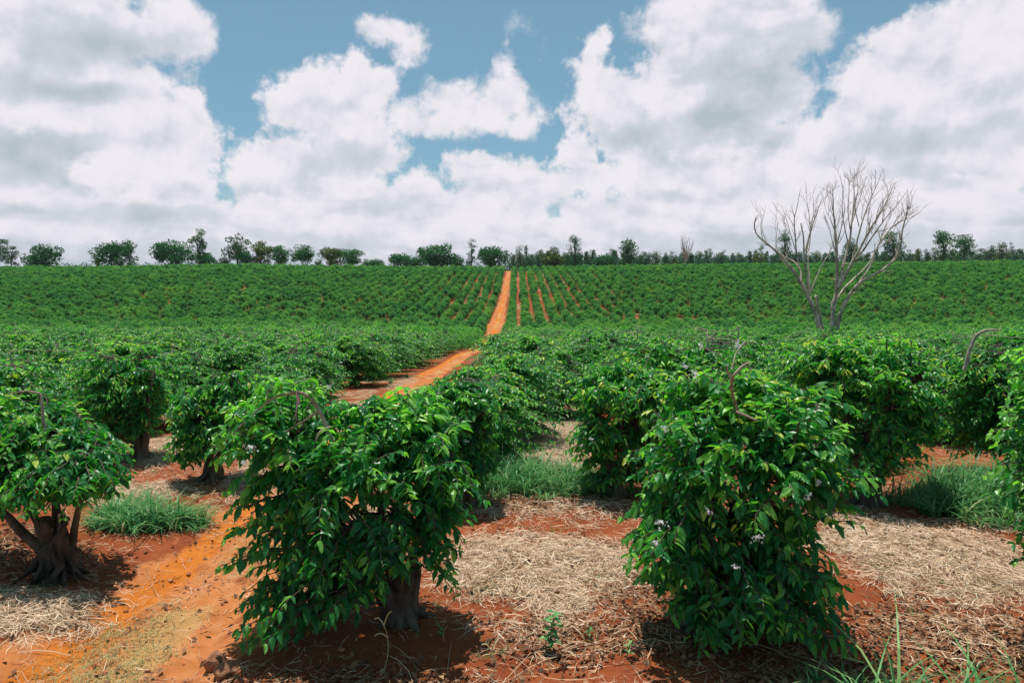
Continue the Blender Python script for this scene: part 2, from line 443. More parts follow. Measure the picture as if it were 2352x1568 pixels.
M['tree_bark'] = bark_material('tree_bark', (.05, .035, .025), (.16, .12, .09), scale=3)
M['dead'] = bark_material('dead_tree_bark', (.09, .065, .045), (.72, .60, .47), scale=7, stretch=(1, 1, .35))
M['straw'] = tone_material('straw', [(0, (.12, .06, .035)), (.3, (.42, .25, .14)), (.7, (.76, .54, .35)), (1, (.90, .75, .56))], rough=.55)
M['litter'] = tone_material('dry_leaf', [(0, (.07, .03, .018)), (.5, (.23, .10, .045)), (1, (.42, .24, .12))], rough=.7, trans=.1)
M['grass'] = tone_material('green_grass', [(0, (.02, .10, .035)), (.5, (.09, .33, .095)), (.85, (.32, .52, .18)), (1, (.62, .56, .30))], rough=.42, trans=.35)
M['dry_grass'] = tone_material('dry_grass', [(0, (.20, .22, .07)), (.5, (.42, .40, .16)), (1, (.58, .50, .26))], rough=.6, trans=.2)
M['flower'] = tone_material('white_petals', [(0, (.80, .80, .78)), (1, (.93, .93, .92))], rough=.6, trans=.3)
M['root'] = bark_material('root_wood', (.015, .010, .008), (.12, .072, .05), scale=26)

def ground_material():
    m, T = new_mat('red_soil')
    geo = T.new('ShaderNodeNewGeometry'); P = geo.outputs['Position']
    path = attr(T, 'path'); straw = attr(T, 'straw'); rut = attr(T, 'rut'); dry = attr(T, 'dry'); field = attr(T, 'meadow')
    n1 = T.noise(P, .55, 4, .6); n2 = T.noise(P, 6, 6, .65); n3 = T.noise(P, 45, 5, .7); n4 = T.noise(P, 1.7, 5, .6)
    soil = T.ramp(T.m('ADD', T.m('MULTIPLY', n4, .6), T.m('MULTIPLY', n3, .4)), [(.30, (.17, .040, .016)), (.5, (.27, .066, .022)), (.70, (.37, .105, .034))])
    pth = T.ramp(T.m('ADD', T.m('MULTIPLY', n2, .55), T.m('MULTIPLY', n1, .45)), [(.32, (.40, .125, .038)), (.5, (.52, .18, .055)), (.68, (.60, .27, .115))])
    rutc = T.ramp(n2, [(.35, (.47, .13, .016)), (.65, (.60, .19, .030))])
    pe = T.ss(T.m('ADD', path, T.m('MULTIPLY', T.m('SUBTRACT', n2, .5), .5)), .3, .62)
    pth = T.mix(T.ss(T.noise(P, 1.1, 6, .7), .50, .62), pth, soil)
    pth = T.mix(T.ss(T.noise(T.v('ADD', P, (31., 7., 0.)), .8, 6, .7), .56, .68), pth, (.62, .36, .20))
    col = T.mix(pe, soil, pth)
    col = T.mix(T.ss(T.m('ADD', rut, T.m('MULTIPLY', T.m('SUBTRACT', n2, .5), .6)), .35, .75), col, rutc)
    # straw chaff lying in the soil: fibres seen as stretched noise
    w1 = T.noise(T.v('MULTIPLY', P, (26, 160, 60)), 1.0, 3, .6, dist=1.2); w2 = T.noise(T.v('MULTIPLY', P, (150, 30, 60)), 1.0, 3, .6, dist=1.2)
    fib = T.m('MAXIMUM', w1, w2)
    strc = T.ramp(fib, [(.40, (.17, .085, .045)), (.56, (.42, .29, .17)), (.72, (.66, .53, .36))])  # dark end of the ramp paints shadowed gaps between the fibres
    se = T.m('ADD', T.m('SUBTRACT', straw, .08), T.m('ADD', T.m('MULTIPLY', T.m('SUBTRACT', n2, .5), 1.9), T.m('MULTIPLY', T.m('SUBTRACT', n3, .5), .6)))
    col = T.mix(T.ss(se, .35, .65), col, strc)
    ds = T.ss(T.m('ADD', dry, T.m('MULTIPLY', T.m('SUBTRACT', n3, .5), 1.6)), .45, .75)
    col = T.mix(T.m('MULTIPLY', ds, .55), col, T.ramp(n3, [(.35, (.40, .25, .08)), (.65, (.52, .40, .18))]))
    # pale pebbly specks
    sp = T.vor(P, 38, 0)
    col = T.mix(T.m('MULTIPLY', T.ss(sp, .10, .04), .35), col, (.55, .34, .22))
    col = T.mix(field, col, T.ramp(T.noise(P, .03, 5, .6), [(.4, (.035, .075, .03)), (.6, (.09, .12, .05))]))
    pb = T.new('ShaderNodeBsdfPrincipled'); T.put(pb.inputs['Base Color'], col); pb.inputs['Roughness'].default_value = .95
    pb.inputs['Specular IOR Level'].default_value = .15
    h = T.m('ADD', T.m('MULTIPLY', n2, 1.0), T.m('ADD', T.m('MULTIPLY', n3, .5), T.m('MULTIPLY', T.m('MULTIPLY', fib, straw), .8)))
    bp = T.new('ShaderNodeBump'); bp.inputs['Strength'].default_value = .9; bp.inputs['Distance'].default_value = .035
    T.put(bp.inputs['Height'], h); T.l.new(bp.outputs[0], pb.inputs['Normal'])
    o = T.new('ShaderNodeOutputMaterial'); T.l.new(pb.outputs[0], o.inputs[0])
    return m
M['ground'] = ground_material()

# ------------------------------------------------------------------ ground and path, cut from one grid
xs = axis(-7.0, 8.0, .04, -6000, 6000); ys = axis(3.2, 13.0, .035, -300, 9000, g=1.035)
GX, GY = np.meshgrid(xs, ys)
GZ = ground(GX, GY)
pd = np.abs(GX - path_x(GY)) / path_w(GY)
side_path = (1 - sstep(np.abs(GY - 236), 1.6, 2.6)) * (GX > -3.4) * (GX < 3.2)          # spur branching right near the top
valley = (1 - sstep(np.abs(GY - (141 + GX * .02)), 2.0, 3.4)) * (GX > -6) * (GX < 400)     # bare strip at the valley bottom
pdn = pd * (1 + .75 * sstep(GY, 10, 16) * (1 - sstep(GY, 60, 100))) + (fbm(GX, GY, 1.1, 3) - .5) * .7
pathm = np.maximum(np.maximum(1 - sstep(pdn, .75, 1.25), side_path * .9), valley * .75)
pathm = np.where(GY > 285, 0, pathm)
rutm = np.exp(-(((GX - path_x(GY)) / path_w(GY) + .6) / .26) ** 2)
rutm = np.where(GY < 285, np.where(GY > 60, np.maximum(np.exp(-(pd / .45) ** 2) * .9, 0), rutm), 0) 
drym = np.exp(-(((GX - path_x(GY)) / path_w(GY) - .05) / .33) ** 2) * sstep(fbm(GX, GY, .5, 3), .40, .6) * (GY < 280)
drym = np.maximum(drym, ell(GX, GY, -3.25, 5.0, .40, 1.1) * .35)
drym = np.maximum(drym, ell(GX, GY, -2.9, 112, 1.3, 9) * .8)
nx, ny = len(xs), len(ys)
idx = np.arange(nx * ny).reshape(ny, nx)
Q = np.stack([idx[:-1, :-1], idx[:-1, 1:], idx[1:, 1:], idx[1:, :-1]], -1)
qm = (pathm[:-1, :-1] > .5) & (GY[:-1, :-1] > -10) & ((pd[:-1, :-1] < 1.3) | (side_path[:-1, :-1] > .5))
VV = np.stack([GX, GY, GZ], -1).reshape(-1, 3)
A = {'path': pathm.ravel(), 'straw': straw_mask(GX, GY).ravel(), 'rut': rutm.ravel(), 'dry': drym.ravel(), 'meadow': sstep(GY, 288, 300).ravel()}
def sub_mesh(name, q):
    used, inv = np.unique(q.ravel(), return_inverse=True)
    return mk_mesh(name, VV[used], [inv.reshape(-1, 4)], {k: a[used] for k, a in A.items()}, [M['ground']])
o = link('ground', sub_mesh('ground', Q[~qm])); tag(o, 'red soil of the plantation falling into a valley and rising again', kind='structure')
o = link('dirt_path', sub_mesh('dirt_path', Q[qm])); tag(o, 'orange dirt path running between the coffee rows to the crest', kind='structure')

# ------------------------------------------------------------------ leaves
def leaf_template(detail):
    if detail == 2:      # coffee leaf: folded along the midrib, wavy margin, arched, drip tip
        t = [0, .2, .5, .8, 1.0]; w = [0, .165, .215, .125, 0]
        v = []; f = []
        for i, (a, b) in enumerate(zip(t, w)):
            z = -.34 * a * a
            if i in (0, 4): v.append((0, a, z))
            else:
                wv = .035 * (1 if i % 2 else -1)
                v += [(-b, a, z + b * .42 + wv), (0, a, z), (b, a, z + b * .42 - wv)]
        f = [(0, 2, 1), (0, 3, 2)]
        for r in (1, 4):
            for c in (0, 1): f += [(r + c, r + c + 1, r + c + 4), (r + c, r + c + 4, r + c + 3)]
        f += [(7, 8, 10), (8, 9, 10)]
        return np.array(v, float), np.array(f)
    if detail == 1:
        v = [(0, 0, 0), (-.23, .5, .05), (0, .55, -.06), (.23, .5, .05), (0, 1, -.30)]
        return np.array(v, float), np.array([(0, 2, 1), (0, 3, 2), (1, 2, 4), (2, 3, 4)])
    v = [(0, 0, 0), (-.30, .5, .05), (.30, .5, .05), (0, 1, -.18)]
    return np.array(v, float), np.array([(0, 2, 1), (1, 2, 3)])
def place_leaves(rng, pos, direc, up, size, tone, detail, width=1.0):
    tv, tf = leaf_template(detail)
    y = nrm(direc); x = nrm(np.cross(y, up)); z = np.cross(x, y)
    v = tv[None]
    V = pos[:, None] + size[:, None, None] * (v[..., 0:1] * width * x[:, None] + v[..., 1:2] * y[:, None] + v[..., 2:3] * z[:, None])
    n = len(pos); k = len(tv)
    Fc = (tf[None] + (np.arange(n) * k)[:, None, None]).reshape(-1, 3)
    return V.reshape(-1, 3), Fc, np.repeat(tone, k)

def make_bush(seed, lobes, base, stems, nb, pairs, leaf, detail, twigs=True, open_top=0):
    """lobes: [(centre3, radii3, weight)], all in local coordinates (base at the origin).
    stems: [(top3)], returns (foliage arrays, wood arrays)."""
    rng = np.random.RandomState(seed)
    ctr = np.array([l[0] for l in lobes], float); rad = np.array([l[1] for l in lobes], float)
    w = np.array([l[2] for l in lobes], float); w /= w.sum()
    which = rng.choice(len(lobes), nb, p=w)
    u = nrm(rng.normal(size=(nb, 3)))
    u[:, 2] = np.where(u[:, 2] < -.8, -u[:, 2] * rng.rand(nb), u[:, 2])
    rr = rng.uniform(.62, 1.06, nb) ** .8 + (rng.rand(nb) < .14) * rng.uniform(.08, .24, nb)
    tgt = ctr[which] + rad[which] * u * rr[:, None]
    tgt[:, 2] = np.maximum(tgt[:, 2], .12 + .15 * rng.rand(nb))
    # start of each branch: on the nearest stem, a little above the target
    tops = np.array(stems, float)
    sidx = np.argmin(((tops[None, :, :2] * .75 - tgt[:, None, :2]) ** 2).sum(-1) + rng.rand(nb, len(tops)) * .25, 1)
    top = tops[sidx]
    hz = np.clip((tgt[:, 2] + rng.uniform(-.05, .30, nb)) / top[:, 2], .12, 1.0)
    start = top * hz[:, None]; start[:, :2] = top[:, :2] * (hz[:, None] ** 1.3)
    mid = start * .45 + tgt * .55; dist = np.linalg.norm(tgt - start, axis=1)
    mid[:, 2] += .10 * dist + rng.uniform(0, .10, nb); mid[:, :2] += (tgt[:, :2] - start[:, :2]) * .12
    n = 9
    t = np.linspace(0, 1, n)[None, :, None]
    B = (1 - t) ** 2 * start[:, None] + 2 * t * (1 - t) * mid[:, None] + t * t * tgt[:, None]
    B[:, 1:-1] += rng.normal(size=(nb, n - 2, 3)) * .012
    # leaves in opposite pairs along the outer part
    s0 = .30
    tt = np.linspace(s0, 1.0, pairs)[None, :] + rng.uniform(-.02, .02, (nb, pairs))
    tt = np.clip(tt, 0, .999); fi = tt * (n - 1); i0 = fi.astype(int); fr = (fi - i0)[..., None]
    ar = np.arange(nb)[:, None]
    pos = B[ar, i0] * (1 - fr) + B[ar, i0 + 1] * fr
    tan = nrm(B[ar, i0 + 1] - B[ar, i0])
    up0 = np.array([0, 0, 1.0])
    side = nrm(np.cross(tan, up0) + 1e-5)
    P2, D2, T2, S2, U2 = [], [], [], [], []
    tipness = sstep(tt, .72, 1.0)
    inner = 1 - np.clip(np.linalg.norm((pos - ctr[which][:, None]) / rad[which][:, None], axis=-1), 0, 1)
    for sgn in (-1, 1):
        d = side * sgn * rng.uniform(.75, 1.1, (nb, pairs, 1)) + tan * rng.uniform(.15, .75, (nb, pairs, 1)) + rng.normal(size=(nb, pairs, 3)) * .16
        droop = rng.uniform(-.05, .85, (nb, pairs)) * (1 - .75 * tipness * (rng.rand(nb, 1) < .6))
        d[..., 2] -= droop
        up = up0 + rng.normal(size=(nb, pairs, 3)) * .42 + side * sgn * rng.uniform(0, .5, (nb, pairs, 1))
        s = leaf * rng.uniform(.6, 1.3, (nb, pairs)) * (1 - .35 * tipness)
        P2.append(pos + rng.normal(size=pos.shape) * .006); D2.append(d); S2.append(s); U2.append(up)
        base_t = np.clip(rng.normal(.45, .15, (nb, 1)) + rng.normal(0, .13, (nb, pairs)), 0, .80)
        topf = sstep(pos[..., 2], .9, 2.1)  # upper leaves toned lighter: sunlit crown tops put into the leaf colour
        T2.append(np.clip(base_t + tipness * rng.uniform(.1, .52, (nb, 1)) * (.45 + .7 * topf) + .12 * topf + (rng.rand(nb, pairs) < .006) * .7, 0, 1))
    P2 = np.concatenate([a.reshape(-1, 3) for a in P2]); D2 = np.concatenate([a.reshape(-1, 3) for a in D2])
    U2 = np.concatenate([a.reshape(-1, 3) for a in U2]); S2 = np.concatenate([a.ravel() for a in S2]); T2 = np.concatenate([a.ravel() for a in T2])
    keep = rng.rand(len(P2)) < .93
    fv, ff, ft = place_leaves(rng, P2[keep], D2[keep], U2[keep], S2[keep], T2[keep], detail)
    wood = None
    if twigs:
        sp, sr = [], []
        for k_, tp in enumerate(tops):
            m = 9; q = np.linspace(0, 1, m)[:, None]
            p = np.concatenate([tp[None, :2] * (q ** 1.3), q * tp[2]], 1)
            p[1:, :2] += rng.normal(size=(m - 1, 2)) * .018
            off = nrm(np.array([[tp[0] + 1e-3, tp[1], 0]]))[0] * .05
            p += off; p[0, 2] -= .12
            sp.append(p); sr.append(np.interp(q[:, 0], [0, .1, .3, 1], [.10, .062, .042, .012]) * rng.uniform(.9, 1.15))
        # stump
        m = 16; q = np.linspace(0, 1, m)
        p = np.stack([np.cumsum(rng.normal(size=m)) * .008, np.cumsum(rng.normal(size=m)) * .008, -.15 + q * .62], 1)
        sp.append(p); sr.append(np.interp(q, [0, .2, .45, .8, 1], [.16, .11, .085, .10, .05]) * rng.uniform(.88, 1.15, m))
        for a in range(7):
            an = a * .9 + rng.rand()
            L = rng.uniform(.18, .34)
            p = np.array([[0, 0, .22], [math.cos(an) * .09, math.sin(an) * .09, .10], [math.cos(an) * L * .7, math.sin(an) * L * .7, .0], [math.cos(an) * L * 1.3, math.sin(an) * L * 1.3, -.09]])
            sp.append(p); sr.append(np.array([.06, .045, .028, .012]))
        v1, f1 = tubes(sp, sr, 9)
        dd = np.stack([fbm(v1[:, 0] * 8 + 50, v1[:, 2] * 5 + 50, 2, 3), fbm(v1[:, 1] * 8 + 70, v1[:, 2] * 5 + 50, 2, 3), 0 * v1[:, 0] + .5], 1) - .5
        v1 = v1 + dd * .07 * (1 - sstep(v1[:, 2], .5, .9))[:, None]
        r = np.linspace(.010, .0035, n)[None] * rng.uniform(.8, 1.3, (nb, 1))
        v2, f2 = grid_batch_tubes(B, r, 3)
        wv, wf, _ = join([(v1, f1), (v2, [f2])])
        wood = (wv, wf)
    return (fv, ff, ft), wood, B
def bush_meshes(name, res, leafmat):
    (fv, ff, ft), wood, B = res
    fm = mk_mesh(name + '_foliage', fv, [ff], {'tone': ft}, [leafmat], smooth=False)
    wm = mk_mesh(name + '_trunk', wood[0], wood[1], None, [M['bark']]) if wood else None
    return fm, wm

GROUP_NEAR = 'coffee bushes planted in rows'
def bush_thing(loc, rz, fm, wm, label, group=GROUP_NEAR, sc=1.0):
    r = empty('coffee_bush', loc, rz); r.scale = (sc, sc, sc)
    link('foliage', fm, r)
    if wm: link('trunk', wm, r)
    tag(r, label, 'coffee bush', group)
    return r

# generic lobes of a bush, by variant
def generic_lobes(rng, rad=1.12, h=2.05):
    L = [((0, 0, h * .53), (rad * .95, rad * .95, h * .42), 5), ((0, 0, h * .28), (rad * 1.02, rad * 1.02, h * .24), 3.6)]
    for k in range(6):
        a = k * 1.05 + rng.rand() * .7; d = rad * rng.uniform(.35, .6)
        L.append(((math.cos(a) * d, math.sin(a) * d, h * rng.uniform(.45, .80)), (rad * .46, rad * .46, h * .24), 1.1))
    a = rng.rand() * 6.28
    L.append(((math.cos(a) * .25, math.sin(a) * .25, h * .90), (.34, .34, h * .16), .8))
    return L
def generic_stems(rng, h=2.05):
    return [(math.cos(a) * rng.uniform(.25, .5), math.sin(a) * rng.uniform(.25, .5), h * rng.uniform(.78, .95)) for a in (rng.rand() + np.arange(4) * 1.57)]

def bare_stick(rng, p0, p1, r0, bend=.12, n=8, r1=None):
    p0 = np.array(p0, float); p1 = np.array(p1, float)
    t = np.linspace(0, 1, n)[:, None]
    mid = (p0 + p1) / 2 + rng.normal(size=3) * bend * np.linalg.norm(p1 - p0)
    p = (1 - t) ** 2 * p0 + 2 * t * (1 - t) * mid + t * t * p1
    p[1:-1] += rng.normal(size=(n - 2, 3)) * .006
    return p, np.linspace(r0, r0 * .45 if r1 is None else r1, n)

def bare_mesh(sticks, k=7):
    v, f = tubes([s[0] for s in sticks], [s[1] for s in sticks], k)
    return mk_mesh('bare_branch', v, f, None, [M['twig']])
def flower_mesh(seed, n=26, L=.06):
    rng = np.random.RandomState(seed)
    pos = np.stack([rng.normal(size=n) * L, rng.normal(size=n) * .022, rng.normal(size=n) * .018], 1)
    P, D, U, S = [], [], [], []
    for p in pos:
        ax = nrm(rng.normal(size=3) + np.array([0, -.3, .9]))
        e = nrm(np.cross(ax, [.3, .9, .1])); g = np.cross(ax, e)
        for k in range(5):
            a = k * 1.2566
            P.append(p); D.append(math.cos(a) * e + math.sin(a) * g + ax * .35); U.append(ax); S.append(.016)
    v, f, t = place_leaves(rng, np.array(P), np.array(D), np.array(U), np.array(S), rng.rand(len(P)), 1)
    return mk_mesh('flower_cluster', v, [f], {'tone': t}, [M['flower']], smooth=False)
FL = [flower_mesh(s, n, L) for s, n, L in ((1, 22, .022), (2, 34, .034), (3, 14, .014))]

# ---- the bushes the photo shows large: each with its own crown
def hero(name_seed, trunk_xy, lobes_px, depth, stems, nb, pairs, leaf, label, flowers=(), spread=.9, detail=2):
    x0, y0 = trunk_xy; base = np.array([x0, y0, gz(x0, y0)])
    lobes = []
    for (cx, cy, rx, ry, w, dy) in lobes_px:
        Y = depth + dy; c = at(cx, cy, Y) - base
        m = Y * 1.03 / F
        lobes.append((tuple(c), (rx * m, spread * (rx * m * .6 + .35), ry * m), w))
    res = make_bush(name_seed, lobes, base, stems, int(nb * 1.6), pairs + 1, leaf * .98, detail)
    fm, wm = bush_meshes('coffee', res, M['coffee'])
    r = bush_thing(tuple(base), 0, fm, wm, label)
    for i, (fx, fy, Y, big) in enumerate(flowers):
        f = link('flower_cluster', FL[big], r, tuple(at(fx, fy, Y) - base))
        f.rotation_euler = (0.3 * i, 0.2 * i, i * 1.3); f.scale = (.62, .62, .62)
    return r, base

rngg = np.random.RandomState(77)
A_xy = (-.98, 5.55); B_xy = (1.55, 5.45)
bushA, baseA = hero(11, A_xy, [(850, 1130, 240, 190, 6, 0), (920, 1000, 150, 95, 2.2, .1), (640, 1000, 150, 95, 1.3, .15), (640, 1250, 130, 190, 2.4, -.1), (640, 1430, 80, 90, .7, -.35),
    (1010, 1180, 75, 80, .8, .1), (940, 930, 55, 50, .5, .2), (660, 905, 100, 45, .5, .2), (780, 1310, 190, 70, 1.2, -.3), (1040, 1320, 26, 50, .12, -.2), (560, 1390, 40, 40, .15, -.3)],
    5.55, [(-.95, .0, 1.5), (-.35, .3, 1.75), (.25, .2, 1.6), (-.45, -.4, 1.3), (-.15, .0, 1.2)], 400, 7, .118,
    'foreground coffee bush with a bare arched branch and pink ribbon, beside the path',
    flowers=[(578, 1028, 5.1, 1), (560, 1063, 5.1, 0), (757, 885, 5.4, 2)])
bushB, baseB = hero(12, B_xy, [(1690, 1100, 245, 210, 6, 0), (1735, 960, 190, 90, 2.4, .1), (1700, 1330, 235, 150, 3, -.1), (1850, 1410, 95, 95, .9, -.2), (1890, 1085, 120, 42, .5, -.1),
    (1520, 1240, 95, 80, .9, -.25), (1700, 885, 70, 40, .35, .2), (1590, 900, 70, 40, .4, .1), (1640, 1440, 30, 45, .12, -.4), (1770, 1430, 70, 60, .4, -.3)],
    5.5, [(.15, .1, 2.0), (.55, .25, 1.9), (-.15, -.25, 1.5), (.5, -.35, 1.4), (.2, .45, 1.7)], 470, 7, .120,
    'largest foreground coffee bush, dotted with white blossom, right of centre',
    flowers=[(1520, 1200, 4.75, 1), (1505, 1247, 4.75, 0), (1738, 1235, 4.65, 1), (1880, 1108, 4.8, 0), (1528, 985, 5.0, 0), (1597, 862, 5.15, 1), (1690, 1300, 4.6, 2), (1855, 1140, 4.7, 0),
             (1695, 795, 5.3, 1), (1610, 795, 5.2, 0), (1630, 1175, 4.7, 2), (1575, 840, 5.2, 2), (1910, 1055, 4.9, 2), (1360, 1010, 8.2, 0)][:13])
bushC, baseC = hero(13, (-4.62, 6.6), [(110, 1060, 165, 95, 4, 0), (40, 970, 130, 75, 2, .2), (210, 1100, 80, 60, 1, -.1), (-60, 1090, 120, 100, 2, .1), (20, 1150, 90, 45, .9, -.3), (140, 1125, 130, 50, 1.2, -.4)],
    6.75, [(-.7, .1, 1.45), (-.2, .3, 1.5), (.3, .1, 1.25), (-1.0, -.2, 1.3)], 300, 7, .115,
    'leaning coffee bush on the left with its gnarled trunk and roots exposed')
bushE, baseE = hero(14, (4.95, 5.2), [(2480, 1000, 150, 190, 4, 0), (2400, 880, 75, 110, 1.2, -.3), (2400, 1120, 90, 100, 1.1, -.3), (2390, 1300, 80, 50, .4, -.3), (2470, 1250, 120, 90, 1, 0)],
    5.3, [(.1, .1, 1.9), (-.3, -.2, 1.7), (.4, .2, 1.6)], 260, 7, .12,
    'coffee bush cut off by the right edge of the picture')
bushF, _ = hero(15, (-.62, 8.85), [(1040, 960, 105, 85, 3, 0), (1060, 1070, 85, 80, 2, 0), (1010, 1010, 70, 70, 1, -.2), (1110, 1010, 45, 30, .4, 0)],
    8.9, [(.1, .1, 1.6), (-.25, 0, 1.5), (.2, -.2, 1.3)], 270, 7, .11,
    'rounded coffee bush just behind the foreground bush with the ribbon', flowers=[(1072, 1013, 8.3, 0)])
bushG, _ = hero(16, (1.35, 9.15), [(1440, 945, 130, 105, 4, 0), (1410, 1060, 85, 70, 1.6, 0), (1510, 1010, 90, 110, 1.6, .2), (1400, 900, 90, 50, 1, .3), (1345, 1020, 50, 30, .4, -.2)],
    9.2, [(.1, .1, 1.75), (-.25, 0, 1.6), (.4, -.1, 1.6)], 300, 7, .112,
    'coffee bush behind the grass clump, half hidden by the largest bush', flowers=[(1358, 1008, 8.5, 0), (1335, 1022, 8.6, 2)])
bushH, _ = hero(17, (4.7, 8.9), [(2000, 870, 175, 110, 4, 0), (2010, 990, 150, 90, 2.4, -.1), (1870, 850, 110, 75, 1.6, .2), (2100, 950, 70, 60, .9, -.2), (1940, 1060, 110, 50, .9, -.2)],
    9.1, [(0, .1, 1.9), (-.45, .2, 1.9), (.45, -.1, 1.7), (.1, -.3, 1.5)], 360, 7, .115,
    'broad coffee bush behind and right of the largest bush')
bushI, _ = hero(18, (-4.55, 9.9), [(480, 960, 85, 80, 3, 0), (450, 1020, 70, 50, 1, 0), (560, 930, 70, 70, 1.4, .2), (520, 1010, 70, 50, .8, -.1)],
    10.0, [(0, .1, 1.55), (.35, .1, 1.6), (-.25, 0, 1.3)], 260, 7, .11,
    'coffee bush left of the path behind the arched branch')
bushJ, _ = hero(19, (-6.35, 11.2), [(300, 910, 90, 85, 3, 0), (280, 980, 80, 50, 1.4, 0), (220, 890, 80, 70, 1.4, .2)],
    11.4, [(0, .1, 1.75), (-.35, .1, 1.7), (.25, 0, 1.5)], 260, 7, .11,
    'dark coffee bush above the straw on the left')
bushK, _ = hero(20, (7.9, 10.4), [(2290, 930, 130, 110, 3, 0), (2260, 1010, 110, 70, 1.4, 0), (2210, 870, 90, 70, 1.4, .2)],
    10.6, [(0, .1, 1.95), (-.35, .1, 1.9), (.35, 0, 1.7)], 300, 7, .112,
    'coffee bush behind the right grass clump with a bent bare branch')
heroes_xy = [A_xy, B_xy, (-4.62, 6.6), (4.95, 5.2), (-.62, 8.85), (1.35, 9.15), (4.7, 8.9), (-4.55, 9.9), (-6.35, 11.2), (7.9, 10.4)]

# bare branches that stand out of the crowns
def arm(base, pts, r0, r1, Y):
    p = np.array([at(x, y, Y + dy) - base for x, y, dy in pts])
    n = 5; q = []
    for a, b in zip(p[:-1], p[1:]):
        q += [a + (b - a) * t for t in np.arange(n) / n]
    q.append(p[-1]); q = np.array(q)
    qs = q.copy(); qs[1:-1] = (q[:-2] + q[1:-1] * 2 + q[2:]) / 4; qs[1:-1] = (qs[:-2] + qs[1:-1] * 2 + qs[2:]) / 4
    return qs, np.linspace(r0, r1, len(qs))
def leafy_twigs(rng, pts, leaf, tone=.75, detail=2, n_each=4):
    P, D, U, S, T_ = [], [], [], [], []
    for p in pts:
        for k in range(n_each):
            d = rng.normal(size=3); d[2] = -abs(d[2]) * .6; P.append(p + rng.normal(size=3) * .02); D.append(d); U.append([0, 0, 1] + rng.normal(size=3) * .3)
            S.append(leaf * rng.uniform(.7, 1.2)); T_.append(np.clip(tone + rng.normal() * .12, 0, 1))
    return place_leaves(rng, np.array(P), np.array(D), np.array(U, float), np.array(S), np.array(T_), detail)
armsA = [arm(baseA, [(790, 1090, .1), (757, 1000, 0), (745, 965, 0), (725, 925, 0), (700, 903, 0), (672, 900, 0)], .021, .013, 5.35),
         arm(baseA, [(690, 902, 0), (645, 905, 0), (612, 925, 0), (570, 960, 0), (520, 1010, 0), (490, 1050, 0)], .012, .004, 5.35),
         arm(baseA, [(736, 940, 0), (700, 965, 0), (660, 990, .05), (620, 1010, .1)], .012, .005, 5.35),
         arm(baseA, [(760, 980, 0), (735, 990, -.05), (722, 1020, -.05), (716, 1050, -.05)], .012, .007, 5.3),
         arm(baseA, [(612, 925, 0), (618, 885, 0), (623, 866, 0)], .007, .004, 5.35),
         arm(baseA, [(600, 935, 0), (640, 900, 0), (648, 880, 0)], .006, .003, 5.35),
         arm(baseA, [(672, 900, 0), (676, 880, 0), (712, 868, 0)], .007, .004, 5.35)]
link('bare_branch', bare_mesh(armsA), bushA)
rs = np.random.RandomState(3)
tw = [at(*q, 5.35) - baseA for q in ((623, 866), (648, 880), (712, 868), (700, 876), (640, 890), (585, 905), (560, 930), (530, 940), (680, 885), (655, 868), (600, 890), (575, 925), (500, 985), (512, 1010), (720, 900))]
v, f, t = leafy_twigs(rs, tw, .115)
link('leaf_sprig', mk_mesh('leaf_sprig', v, [f], {'tone': t}, [M['coffee']], smooth=False), bushA)
armsB = [arm(baseB, [(1700, 960, 0), (1680, 900, -.3), (1682, 865, -.45), (1705, 840, -.45), (1722, 832, -.45)], .013, .008, 5.3),
         arm(baseB, [(1682, 880, -.4), (1670, 850, -.4), (1668, 838, -.4)], .010, .006, 5.3),
         arm(baseB, [(1690, 945, -.4), (1715, 955, -.42), (1740, 966, -.42)], .010, .008, 5.3),
         arm(baseB, [(1891, 815, .2), (1891, 800, .2), (1888, 770, .2), (1880, 758, .2)], .012, .008, 5.6),
         arm(baseB, [(1680, 850, -.3), (1690, 810, -.2), (1712, 783, -.1)], .006, .004, 5.3)]
link('bare_branch', bare_mesh(armsB[:3] + armsB[4:]), bushB)
armsK = [arm(np.array([7.9, 10.4, gz(7.9, 10.4)]), [(2215, 850, 0), (2225, 810, 0), (2240, 770, 0), (2262, 758, 0), (2290, 757, 0)], .032, .014, 10.2)]
link('bare_branch', bare_mesh(armsK), bushK)
armsC = [arm(baseC, [(105, 990, 0), (98, 960, 0), (96, 915, 0), (92, 903, 0)], .018, .010, 6.6), arm(baseC, [(92, 903, 0), (60, 897, 0), (20, 905, 0)], .013, .006, 6.6)]
link('bare_branch', bare_mesh(armsC), bushC)
# gnarled stump and roots of the left bush
rs = np.random.RandomState(8)
st = []
for q0 in ((.03, -.04, .02), (-.04, -.01, -.08), (.0, .04, .07), (-.01, -.07, -.03)):
    zz = np.linspace(-.1, .62, 14)
    st.append((np.stack([q0[0] + q0[2] * 1.4 * zz + np.cumsum(rs.normal(size=14)) * .012, q0[1] + .05 * np.sin(zz * 9 + q0[0] * 40), zz], 1), np.interp(zz, [-.1, .1, .3, .62], [.085, .055, .062, .04]) * rs.uniform(.75, 1.3, 14)))
for a, L in ((-1.2, .36), (-.6, .33), (-1.9, .42), (-2.6, .5), (.1, .3), (-1.55, .35), (2.9, .4), (-.9, .42), (1.6, .3), (-2.2, .33), (-1.4, .44), (-.3, .36), (-2.0, .28), (-1.0, .3)):
    w = rs.normal(size=2) * .05
    st.append((np.array([[0, -.05, .36], [math.cos(a) * .15, math.sin(a) * .13 - .03, .26], [math.cos(a) * L * .45 + w[0], math.sin(a) * L * .42, .10 + rs.rand() * .06], [math.cos(a) * L * .75, math.sin(a) * L * .75, .03], [math.cos(a) * L * 1.1, math.sin(a) * L, -.07]]),
               np.array([.05, .034, .028, .020, .008]) * rs.uniform(.7, 1.2)))
